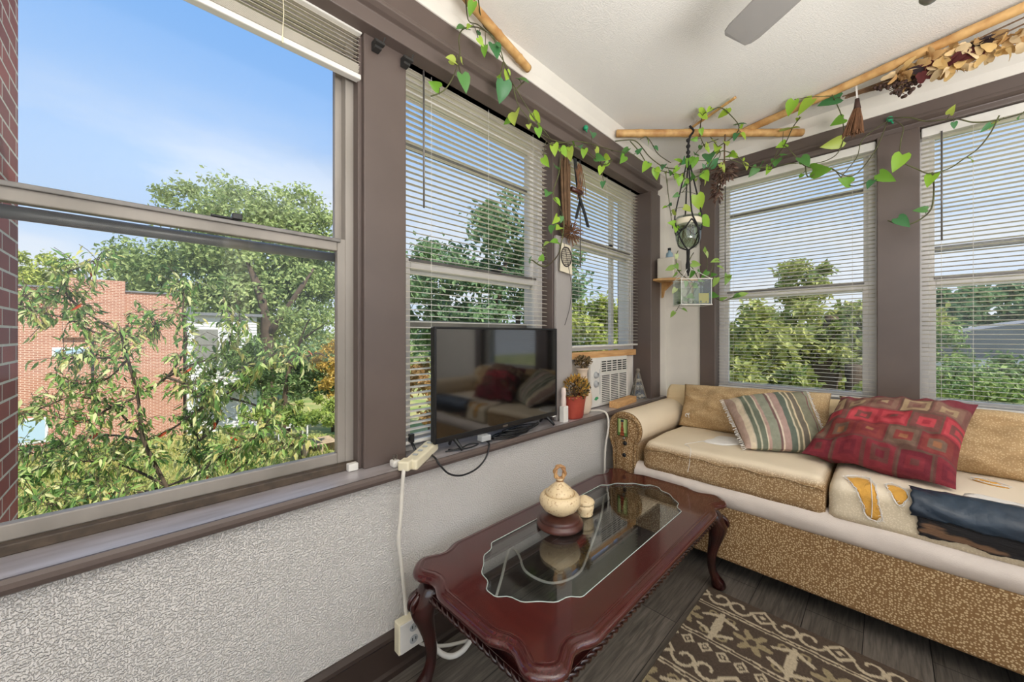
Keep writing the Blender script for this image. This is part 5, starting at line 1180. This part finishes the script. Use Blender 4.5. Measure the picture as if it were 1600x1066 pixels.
b.fin('hanging_cords', m['offwhite'], tk)
vine('tank', 'pale leafy cuttings trailing out of the square hanging tank', name='plant_cuttings', cols=[(186, 208, 130), (160, 196, 96), (208, 222, 160), (96, 150, 62), (140, 180, 90)], r=.0024)

# corner shelf with speaker and a small pale blue bottle
sh = thing('corner_shelf', 'small wooden corner shelf on the white wall strip', 'shelf', (2.68, 1.06, 1.48))
b = B(); b.prism([(2.50, 1.138), (2.738, 1.138), (2.738, .900), (2.700, .900), (2.54, 1.02), (2.50, 1.09)], 2, 1.480, 1.496); b.fin('board', m['bamboo'], sh, bevel=.002)
b = B(); b.prism([(1.139, 1.480), (1.060, 1.480), (1.070, 1.466), (1.120, 1.420), (1.128, 1.380), (1.139, 1.372)], 0, 2.640, 2.660); b.fin('bracket', m['bamboo'], sh, bevel=.002)
b = B(); b.prism([(2.739, 1.480), (2.67, 1.480), (2.72, 1.42), (2.739, 1.38)], 1, .95, .965); b.fin('bracket', m['bamboo'], sh, bevel=.002)
spk = thing('speaker', 'pale beige box speaker on the corner shelf', 'speaker', (2.62, 1.06, 1.496))
b = B(); b.prism([(2.535, 1.125), (2.545, 1.015), (2.645, 1.000), (2.665, 1.125)], 2, 1.4962, 1.640); b.fin('case', m['speaker'], spk, bevel=.008)
b = B(); obox(b, (2.595, 1.0045, 1.565), (.10, -.015, 0), .076, .004, .11); b.fin('front_cloth', M('beige_speaker_cloth', (196, 188, 174), .9, bump=.5, bscale=400), spk)
bt = thing('bottle', 'small pale blue bottle standing on top of the speaker', 'bottle', (2.60, 1.065, 1.64))
B().lathe([(0, 0), (.022, 0), (.024, .01), (.022, .035), (.010, .045), (.009, .055), (0, .055)], (2.60, 1.065, 1.6405), 18).fin('body', m['blue'], bt, smooth=True)
B().lathe([(0, .055), (.011, .055), (.011, .072), (0, .074)], (2.60, 1.065, 1.6405), 14).fin('cap', m['black'], bt, smooth=True)

# dried things
hb = thing('dried_bundle', 'brown dried twig bundle with a root ball hanging on the narrow post', 'dried plant', (1.56, 1.17, 1.60))
b = B()
for k in range(16):
    dx, dy = random.uniform(-.03, .03), random.uniform(-.012, .012); b.tube([(1.552 + dx, 1.175 + dy, 2.03 + random.uniform(-.05, .02)), (1.555 + dx * .7 + random.uniform(-.01, .01), 1.172 + dy, 1.85), (1.560 + dx * .6, 1.172 + dy, 1.66)], random.uniform(.004, .008), 5, smooth=3)
b.fin('sticks', m['twig'], hb, smooth=True)
b = B()
for k in range(110):
    q = rv(); p = Vector((1.585, 1.160, 1.645)); b.tube([p + q * .012, p + Vector((q.x * .05, q.y * .02, q.z * .04)), p + Vector((q.x * .085, q.y * .03 - .004, q.z * .065)) + rv() * .012], .0018, 4)
b.fin('root_ball', m['straw'], hb)
b = B()
for k in range(14): x = 1.66 + random.uniform(-.04, .04); b.tube([(x, 1.165, 2.03), (x + random.uniform(-.02, .03), 1.155, 1.95), (x + random.uniform(-.02, .04), 1.150, 1.86 + random.uniform(-.04, .04))], .0022, 4, smooth=3)
b.fin('hanging_roots', m['straw'], hb)
tg = thing('paper_tag', 'cream card tag with a round woven emblem hanging on the narrow post', 'tag', (1.555, 1.165, 1.43))
b = B(); b.prism([(1.500, 1.435), (1.605, 1.425), (1.588, 1.575), (1.510, 1.580)], 1, 1.166, 1.169); b.fin('card', m['paper'], tg)
b = B(); c = Vector((1.550, 1.1645, 1.512)); b.tube([c + Vector((.043 * math.cos(q), 0, .050 * math.sin(q))) for q in [k * .2618 for k in range(24)]], .003, 5, closed=True)
for k in range(-4, 5):
    h = math.sqrt(max(0, 1 - (k / 4.6) ** 2)); b.tube([c + Vector((k * .0094, 0, -h * .05)), c + Vector((k * .0094 + .006, 0, h * .05))], .0012, 4); b.tube([c + Vector((-h * .043, 0, k * .0108)), c + Vector((h * .043, 0, k * .0108 + .006))], .0012, 4)
b.fin('woven_emblem', m['dot_b'], tg)
b = B(); b.tube([(1.548, 1.164, 1.578), (1.552, 1.170, 1.63)], .0012, 4); b.tube([(1.53, 1.165, 1.58), (1.575, 1.164, 1.44), (1.60, 1.170, 1.36), (1.60, 1.178, 1.26), (1.56, 1.182, 1.16)], .0014, 4, smooth=4); b.fin('string', m['cord'], tg)
st = B(); pts = [Vector((1.622, 1.162, 2.045)), Vector((1.632, 1.158, 1.95)), Vector((1.655, 1.156, 1.85)), Vector((1.70, 1.154, 1.77)), Vector((1.735, 1.154, 1.700))]; pts = catmull(pts, 4)
st.rings([[p + Vector((-.011, 0, 0)), p + Vector((.011, -.002, 0)), p + Vector((.011, .002, 0)), p + Vector((-.011, .004, 0))] for p in pts])
p2 = [Vector((1.675, 1.162, 1.84)), Vector((1.655, 1.165, 1.78)), Vector((1.640, 1.168, 1.73))]
st.rings([[p + Vector((-.009, 0, 0)), p + Vector((.009, -.002, 0)), p + Vector((.009, .002, 0)), p + Vector((-.009, .003, 0))] for p in p2])
tag(st.fin('black_strap', m['strap']), 'black strap dangling from the head of the small blind window', 'strap')
b = B(); b.tube([(1.575, 1.150, 1.868), (1.655, 1.146, 1.864)], .013, 8); tag(b.fin('wooden_peg', m['base_w'], smooth=True), 'short wooden peg crossing the twig bundle on the narrow post', 'peg')
# dark dried flowers in the corner
df = thing('dried_flowers', 'dark dried flower head drooping at the corner of the right windows', 'dried plant', (2.40, .70, 1.90))
L = []
for k in range(240):
    v = rv(); t = random.random(); c = Vector((2.375, .660, 2.05)) if t < .6 else Vector((2.345, .685, 1.945)); s = Vector((.060, .060, .045)) if t < .6 else Vector((.022, .022, .07))
    p = c + Vector((v.x * s.x, v.y * s.y, v.z * s.z)) * random.uniform(.2, 1); L.append((p, v + Vector((0, 0, -.6)), rv(), random.uniform(.025, .045), .012, random.choice(((112, 86, 76), (78, 60, 54), (140, 116, 102), (92, 66, 56)))))
leafcloud('petals', L, m['dleaf'], df, 'diamond')
b = B(); b.tube([(2.40, .66, 2.29), (2.385, .66, 2.18), (2.375, .66, 2.06), (2.345, .685, 1.90)], .004, 5, smooth=3); b.fin('stem', m['twig'], df)
# dried leaves on the long rod
dl = thing('dried_leaves', 'garland of crumpled tan dried leaves tied along the right bamboo rod', 'dried plant', (2.34, -.15, 2.22))
def crumple(p, sz, c, L_, n=3):
    for k in range(n):
        f_ = random.uniform(.86, 1.08); L_.append((Vector(p) + rv() * sz * .3 + Vector((0, 0, -.008)), rv() + Vector((0, 0, -.4)), rv() + Vector((-.8, 0, -.2)), sz * random.uniform(.6, 1.0), sz * random.uniform(.5, .8), tuple(x * f_ for x in c)))
L = []
for p in [tuple(c * (1 - f) + e_ * f for c, e_ in zip(a_, b_)) for a_, b_ in zip(DRIED, DRIED[1:]) for f in (0, .5)]:
    p = Vector((2.335 + .24 * (p[1] + .2) * .5, p[1], min(p[2], 2.262) - .012)) + rv() * .02; crumple(p, .050, random.choice(((226, 194, 142), (212, 174, 118), (234, 208, 164), (198, 158, 106), (220, 184, 122))), L)
leafcloud('tan_leaves', L, m['dleaf'], dl, 'crumpled', curl=.7)
L = []
for p in DARKD: crumple(Vector((2.33, p[1], p[2] - .01)), .055, random.choice(((96, 44, 44), (52, 40, 42))), L)
leafcloud('dark_leaves', L, m['dleaf'], dl, 'crumpled', curl=.7)
b = B()
for k in range(18):
    y0_ = random.uniform(.10, .16); b.tube([(2.43, y0_, 2.272 + random.uniform(-.015, .008)), (2.40, .02, 2.258 + random.uniform(-.02, .012)), (2.37 + random.uniform(-.02, .02), -.12, 2.248 + random.uniform(-.03, .015))], .0024, 4, smooth=3)
b.tube([(2.36, -.10, 2.24), (2.32, -.22, 2.225), (2.30, -.30, 2.242), (2.27, -.42, 2.25)], .003, 5, smooth=3); b.tube([(2.33, -.2, 2.26), (2.30, -.30, 2.268), (2.27, -.42, 2.272)], .003, 5, smooth=3)
b.fin('stalks', m['twig'], dl)
sd_ = thing('dried_seed_heads', 'small dark dried seed heads hanging below the tan leaves', 'dried plant', (2.36, -.03, 2.18))
b = B()
for p in SEEDS:
    for k in range(5): q = rv(); b.ball((2.365 + q.x * .018, p[1] + q.y * .018, p[2] + q.z * .010), random.uniform(.005, .009), 5)
b.fin('seeds', m['dflower'], sd_, smooth=True, kind='stuff')
b = B()
for p in SEEDS: b.tube([(2.395, .05, 2.262), (2.38, (p[1] + .05) / 2, (p[2] + 2.26) / 2 + .012), (2.365, p[1], p[2])], .0013, 4)
b.fin('stalks', m['twig'], sd_)
br_ = thing('hand_broom', 'tiny brown straw broom hung upside down from the long bamboo rod', 'broom', (2.42, .10, 2.07))
b = B(); b.lathe([(0, .0), (.008, -.002), (.011, -.03), (.014, -.05), (0, -.05)], (2.405, .098, 2.232), 12); b.fin('binding', m['dflower'], br_, smooth=True)
b = B()
for k in range(110):
    a = random.uniform(0, 6.28); q = math.sqrt(random.random()); b.tube([(2.405 + .011 * q * math.cos(a), .098 + .011 * q * math.sin(a), 2.19), (2.405 + .022 * q * math.cos(a), .104 + .028 * q * math.sin(a), 2.13), (2.405 + .026 * q * math.cos(a), .112 + .042 * q * math.sin(a), 2.068 + random.uniform(-.008, .010))], .0018, 4)
b.fin('bristles', m['straw'], br_)
b = B(); b.tube([(2.415, .102, 2.31), (2.400, .100, 2.27), (2.405, .098, 2.228)], .0035, 5); b.ball((2.425, .112, 2.305), .010, 7); b.fin('hanging_string', m['lining'], br_)

# ================================================================ OUTSIDE (the porch is on the upper floor; the ground lies below)
GZ = -3.6
m['bk_near'] = brick_mat('dark_red_brick', (168, 82, 72), (132, 64, 60), (214, 200, 186))
m['bk_far'] = brick_mat('orange_red_brick', (178, 118, 94), (160, 100, 78), (214, 186, 166), ms=.022, bump=.15)
m['siding'] = M('white_siding', (222, 222, 220), .6, .04, 3)
m['roof'] = M('grey_roof_metal', (120, 122, 126), .6, .1, 3)
m['grass'] = M('lawn_grass', (128, 146, 72), .95, rgb2=(186, 172, 112), vscale=.55, detail=8, bump=1, bscale=14)
m['path'] = M('pale_dirt_and_concrete', (204, 180, 150), .95, .2, 2)
m['bark'] = M('grey_brown_bark', (96, 80, 64), .95, .4, 6)
m['wood_o'] = M('weathered_wood', (196, 172, 142), .9, .2, 5)
m['dkwin'] = M('grey_window_blind', (138, 136, 128), .5, .2, 8)
m['conc'] = M('pale_exterior_wall', (206, 202, 196), .8, .08, 2)
b = B(); b.box((-60, 2.5, GZ - .3), (90, 120, GZ)); b.box((3.2, -60, GZ - .3), (90, 2.5, GZ)); S(b, 'ground', m['grass'])
b = B(); b.box((-14, 9.5, GZ), (1.4, 14.0, GZ + .02)); b.box((1.4, 11.0, GZ), (16, 12.0, GZ + .02)); S(b, 'path', m['path'])
# own building: brick side wall by the big window, wall below and the roof above the porch
S(B().box((-1.6, 1.402, GZ), (-.360, 2.46, 6.2)), 'wall_exterior', m['bk_near'])
b = B(); b.box((-1.6, -2.3, GZ), (3.0, 1.40, -.13)); S(b, 'wall_exterior_lower', m['bk_near'])
b = B(); b.box((-1.9, -2.5, ZC + .13), (3.12, 1.50, ZC + .38)); S(b, 'roof', m['roof'])

# neighbouring brick building with parapet block and white rear addition
bb = thing('brick_building', 'orange brick flat roofed building across the yard', 'building', (-2.5, 25, GZ))
DY = 23.2
B().box((-9.0, DY, GZ), (1.30, DY + 3, 2.95)).fin('wall', m['bk_far'], bb)
B().box((-2.30, DY - .16, 1.0), (-.58, DY + .6, 3.40)).fin('chimney_block', m['bk_far'], bb)
b = B(); b.box((-9.1, DY - .06, 2.95), (-2.31, DY + 3.1, 3.02)); b.box((-.57, DY - .06, 2.95), (1.40, DY + 3.1, 3.02)); b.fin('roof_edge', m['roof'], bb)
b = B(); b.box((-1.55, DY - .10, -2.2), (-1.47, DY - .01, 2.0)); b.fin('downpipe', m['dark'], bb)
for x0, x1, z0, z1 in ((-4.15, -2.75, -3.0, -2.2), (-2.5, -1.7, .35, .52)):
    wf = B().box((x0 - .08, DY - .03, z0 - .1), (x1 + .08, DY + .05, z1 + .08)).fin('window', m['siding'], bb)
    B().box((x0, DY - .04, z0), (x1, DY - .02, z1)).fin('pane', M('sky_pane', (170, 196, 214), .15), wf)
wh = thing('white_house', 'white sided house beside the brick building', 'building', (2.6, 25, GZ))
b = B(); b.prism([(DY - .2, GZ), (DY + 2.6, GZ), (DY + 2.6, 1.98), (DY - .2, 2.05)], 0, 1.42, 4.15); b.fin('wall', m['siding'], wh)
b = B()
for k in range(38): z = GZ + .15 * k; b.prism([(DY - .23, z), (DY - .20, z), (DY - .20, z + .14)], 0, 1.42, 4.15)
b.fin('siding_boards', m['siding'], wh)
b = B(); b.box((1.36, DY - .45, 2.02), (4.35, DY + 2.8, 2.16)); b.box((1.40, DY - .3, 2.16), (1.62, DY, 2.40)); b.fin('roof', m['roof'], wh)
wf = B().box((1.62, DY - .26, -.1), (2.62, DY - .20, 1.42)).fin('window', m['siding'], wh); B().box((1.68, DY - .28, -.05), (2.56, DY - .26, 1.36)).fin('pane', m['dkwin'], wf)
# house beyond the right windows
bw = thing('grey_house', 'grey and brick house seen through the rightmost blind', 'building', (14, -1.0, GZ))
B().box((13, -6.5, GZ), (19, 1.3, .55)).fin('wall', M('grey_brown_house_wall', (150, 136, 128), .9, .15, 2), bw)
b = B(); b.prism([(-7.0, .5), (1.8, .5), (-2.6, 1.5)], 0, 12.4, 19.5); b.fin('roof', M('grey_shingle_roof', (140, 138, 138), .9, .15, 2), bw)
b = B(); b.box((12.36, -7.0, .42), (12.46, 1.8, .60)); b.fin('gutter', m['siding'], bw)
for y in (-4.6, -2.4, -.2):
    wf = B().box((12.96, y, -1.5), (13.02, y + 1.0, -.2)).fin('window', m['siding'], bw); B().box((12.94, y + .08, -1.4), (12.97, y + .92, -.3)).fin('pane', m['dkwin'], wf)

# trees and shrubs
def tree(label, blobs, trunks, n, size, cols, name='tree', cat='tree', group=None, clump=.42, loc=None, up=.5, sub=26):
    c = blobs[0]; o = thing(name, label, cat, loc or (c[0], c[1], GZ), group); L = []
    tot = sum(q[3] * q[4] * q[5] for q in blobs) ** 1.0; tw = sum((q[3] * q[4] * q[5]) ** .67 for q in blobs)
    for x, y, z, rx, ry, rz in blobs:
        k = int(n * (rx * ry * rz) ** .67 / tw); ns = max(18, int(sub * (rx * ry * rz) ** .67 / 4)); subs = []
        for _ in range(ns):
            v = rv(); rr = random.uniform(.55, 1.0); subs.append((Vector((x + v.x * rx * rr, y + v.y * ry * rr, z + v.z * rz * rr)), v, random.uniform(.6, 1.25), random.uniform(-.22, .22)))
        for _ in range(k):
            sc_, v, s, ct_ = random.choice(subs); g = Vector((random.gauss(0, 1), random.gauss(0, 1), random.gauss(0, .75))) * clump * s * min(rx, ry, rz) * .42
            L.append((sc_ + g, rv() + Vector((0, 0, -.25)), (v + rv() * .8 + Vector((0, 0, up))), size * random.uniform(.7, 1.3), size * random.uniform(.45, .7), min(1, max(0, random.random() * .7 + .15 + ct_))))
    b = B()
    for t in trunks: b.tube(t[0], t[1], 8, smooth=3)
    b.fin('trunk', m['bark'], o, smooth=True)
    leafcloud('foliage', L, m['tleaf'], o, 'diamond', cols)
    return o
G1 = ((94, 122, 66), (192, 204, 132)); G2 = ((76, 106, 76), (146, 176, 120)); G3 = ((112, 136, 60), (212, 214, 116)); G4 = ((58, 82, 50), (130, 158, 88))
def at(u, t, z):           # a point at depth t metres along the direction u right of the lens axis
    p = (u - 800) / 580; f = (.70401, .71019); r_ = (.71019, -.70401)
    return (t * (f[0] + p * r_[0]), t * (f[1] + p * r_[1]), z)
def blob(u, t, v, ru, rv_, rd=None):
    x, y, z = at(u, t, 1.11 + t * (523 - v) / 580); k = t / 580
    return (x, y, z, ru * k, (rd or ru) * k, rv_ * k)
tree('large green broadleaf tree behind the white house', [blob(300, 25, 440, 95, 60), blob(400, 25, 400, 100, 75), blob(300, 26, 335, 45, 55), blob(375, 26, 335, 62, 50), blob(465, 26, 345, 48, 55), blob(440, 24, 470, 85, 65), blob(350, 24, 510, 80, 50), blob(230, 25, 420, 45, 45), blob(480, 25, 420, 50, 65), blob(505, 26, 390, 28, 75)],
     [([at(420, 21, GZ), at(418, 21, 0), at(410, 21, 3), at(380, 22, 6)], [.45, .32, .22, .1]), ([at(418, 21, 1), at(460, 21, 3.2), at(490, 22, 5)], [.2, .14, .06]), ([at(300, 25, GZ), at(305, 25, 1), at(290, 26, 4)], [.3, .2, .08])], 42000, .30, G1, clump=.5)
tree('pale branching bare limbs and thin leaves in front of the large tree', [blob(480, 16, 500, 40, 40)], [([at(440, 16, GZ), at(450, 16, -.5), at(470, 16, .8), at(510, 16, 1.6)], [.14, .10, .05, .02]), ([at(455, 16, -.3), at(490, 16, .3), at(515, 16, .1)], [.06, .04, .015]), ([at(465, 16, .5), at(480, 16, 1.6), at(500, 16, 2.2)], [.05, .03, .01])], 700, .2, G1, sub=8)
tree('light green tree top behind the brick building at the left', [blob(60, 36, 425, 50, 30), blob(30, 36, 440, 40, 30), blob(95, 36, 445, 35, 12)], [([at(50, 36, GZ), at(50, 36, 7)], [.4, .2])], 3200, .42, G3)
tree('dark green shrub mass at the foot of the large tree', [blob(450, 17, 600, 55, 36), blob(400, 18, 570, 60, 40), blob(495, 18, 600, 40, 30), blob(350, 19, 590, 60, 35)], [([at(450, 17, GZ), at(450, 17, -2)], [.1, .05])], 7000, .2, G4, name='shrub', cat='shrub')
tree('orange yellow shrub at the right edge of the big window', [blob(515, 18, 565, 26, 40), blob(530, 17, 600, 30, 30)], [([at(520, 18, GZ), at(520, 18, -1)], [.08, .04])], 2200, .18, ((176, 150, 60), (222, 186, 96)), name='shrub', cat='shrub')
tree('low green shrubs edging the lawn near the pallets', [blob(470, 14, 640, 70, 18), blob(400, 13, 660, 50, 16), blob(510, 13, 650, 35, 16)], [([at(470, 14, GZ), at(470, 14, -2.6)], [.05, .03])], 3600, .15, ((80, 112, 48), (176, 190, 92)), name='shrub', cat='shrub')
tree('grey green tree behind the television blind', [blob(700, 15, 440, 70, 80), blob(790, 15, 400, 70, 95), blob(845, 16, 440, 60, 90), blob(660, 16, 480, 50, 70), blob(740, 14, 520, 100, 50)], [([at(770, 15, GZ), at(770, 15, 1), at(790, 15, 4)], [.3, .2, .08]), ([at(800, 15, GZ), at(810, 15, 2)], [.2, .1])], 13000, .27, G2)
tree('shrubs low down behind the television blind', [blob(670, 13, 590, 40, 30), blob(690, 13, 640, 40, 30)], [([at(670, 13, GZ), at(670, 13, -1.6)], [.08, .04])], 2500, .17, ((120, 104, 56), (196, 150, 96)), name='shrub', cat='shrub')
tree('bright yellow green hedge behind the air conditioner window', [blob(920, 9, 510, 45, 45), blob(965, 9.5, 520, 40, 50), blob(885, 10, 530, 40, 40)], [([at(930, 9, GZ), at(930, 9, .6)], [.12, .06])], 7000, .15, G3, name='hedge', cat='hedge')
tree('yellow green hedge behind the striped pillow window', [blob(1170, 8, 530, 50, 55), blob(1240, 8.5, 520, 60, 52), blob(1330, 9, 510, 60, 50), blob(1200, 7.5, 600, 70, 50), blob(1300, 8, 600, 80, 60), blob(1250, 12, 445, 40, 35), blob(1400, 9, 520, 50, 60)], [([at(1280, 8, GZ), at(1285, 8, 0), at(1300, 8, 1.5)], [.35, .25, .12]), ([at(1340, 7.5, GZ), at(1335, 7.5, .5)], [.25, .15])], 20000, .17, ((96, 120, 54), (204, 204, 120)), name='hedge', cat='hedge')
tree('tree canopy above the house behind the rightmost blind', [blob(1520, 13, 480, 90, 30), blob(1640, 13, 470, 90, 45), blob(1450, 13, 490, 50, 26)], [([at(1560, 13, GZ), at(1560, 13, 1.4)], [.3, .15])], 11000, .24, G2)
tree('leafy bush below the rightmost blind', [blob(1500, 6, 600, 60, 60), blob(1580, 6, 620, 70, 50), blob(1660, 6, 600, 80, 60), blob(1470, 6.5, 540, 25, 45)], [([at(1540, 6, GZ), at(1540, 6, -.5)], [.1, .05])], 8000, .09, ((84, 118, 66), (188, 206, 124)), name='bush', cat='shrub')

# sapling close to the big window: thin branches with hanging lance-shaped leaves
sap = thing('sapling', 'young fruit tree with drooping narrow leaves close outside the big window', 'tree', (.42, 6.06, GZ))
b = B(); b.tube([(.45, 6.1, GZ), (.44, 6.08, -2.6), (.42, 6.06, -1.56)], [.05, .045, .035], 8); b.tube([(.7, 6.2, GZ), (.6, 6.15, -2.5), (.42, 6.06, -1.56)], [.04, .03, .025], 7)
LF = []; LC = ((104, 142, 72), (128, 162, 82), (166, 188, 108), (190, 202, 130), (214, 214, 154), (92, 126, 70), (200, 192, 118), (146, 174, 90))
for bi, br0 in enumerate(SAPLING):
    P_ = catmull([Vector(p) for p in br0], 5); b.tube(P_, [.016, .012, .008, .004] if bi else [.03, .022, .016, .01], 6)
    n = len(P_)
    for i, p in enumerate(P_):
        f = i / n
        if f < .12 and bi: continue
        for k in range((6 if p.z < .1 else 3) if f > .3 else 1):
            tw_d = (rv() + Vector((0, 0, .25))).normalized(); tl = random.uniform(.08, .32) * (1 if f > .3 else .6); e_ = p + tw_d * tl
            b.tube([p, p.lerp(e_, .5) + Vector((0, 0, .02)), e_], .0028, 4)
            for q in range(random.randint(3, 6)):
                s_ = p.lerp(e_, (q + 1) / 6 + .15)
                d = tw_d * .5 + rv() * .6 + Vector((0, 0, -.75)); L_ = random.uniform(.075, .125)
                LF.append((s_ + rv() * .02, d, rv() + Vector((0, -.5, .7)), L_, L_ * random.uniform(.24, .34), random.choice(LC) if random.random() > .004 else (206, 84, 48)))
b.fin('branches', m['bark'], sap, smooth=True)
leafcloud('leaves', LF, m['tleaf'], sap, 'lance', curl=.35)
# yard clutter near the right edge of the big window
for i, (u, t, lab) in enumerate(((497, 15, 'pale wooden pallet lying in the yard'), (455, 16.5, 'white garden table frame beyond the lawn'))):
    x, y, _ = at(u, t, 0); pz = thing('pallet' if i == 0 else 'garden_table', lab, 'pallet' if i == 0 else 'table', (x, y, GZ))
    if i == 0:
        for k in range(5): B().box((x - .6, y - .5 + .24 * k, GZ + .38), (x + .6, y - .38 + .24 * k, GZ + .41)).fin('slat', m['wood_o'], pz)
        for k in range(3): B().box((x - .58 + .54 * k, y - .5, GZ), (x - .50 + .54 * k, y + .58, GZ + .38)).fin('bearer', m['wood_o'], pz)
    else:
        B().box((x - .6, y - .4, GZ + .66), (x + .6, y + .4, GZ + .70)).fin('tabletop', m['siding'], pz)
        for sx in (-.55, .55):
            for sy in (-.35, .35): B().box((x + sx - .03, y + sy - .03, GZ), (x + sx + .03, y + sy + .03, GZ + .66)).fin('leg', m['siding'], pz)
# grass tufts on the lawn nobody could count
L = []
for k in range(9000):
    u, t = random.uniform(20, 560), random.uniform(8.5, 17); x, y, _ = at(u, t, 0)
    L.append(((x, y, GZ + .01), Vector((random.uniform(-.5, .5), random.uniform(-.5, .5), 1)), rv(), random.uniform(.08, .28), .05, random.random()))
gt = leafcloud('grass_tufts', L, m['tleaf'], None, 'diamond', ((120, 140, 62), (206, 196, 124)), kind='stuff')
tag(gt, 'tall grass and weeds growing over the lawn below the big window', 'grass')
# distant line of trees closing the horizon
ro = thing('tree_line', 'distant line of hazy green trees along the horizon behind the yards', 'trees', at(1000, 60, GZ))
L = []
for k in range(240):
    u = random.uniform(420, 2100); t = random.uniform(52, 72); x, y, _ = at(u, t, 0); h = random.uniform(3.2, 6.4); r_ = random.uniform(1.8, 3.4); s_ = random.uniform(-.15, .15)
    for q in range(70):
        v = rv(); p = Vector((x, y, GZ + h * .55)) + Vector((v.x * r_, v.y * r_, v.z * h * .5)) * random.uniform(.6, 1)
        L.append((p, rv(), v + Vector((0, 0, .5)) + rv() * .5, random.uniform(.7, 1.3), .7, min(1, max(0, random.random() * .7 + .15 + s_))))
leafcloud('foliage', L, m['tleaf'], ro, 'diamond', ((98, 124, 84), (166, 184, 124)), kind='stuff')
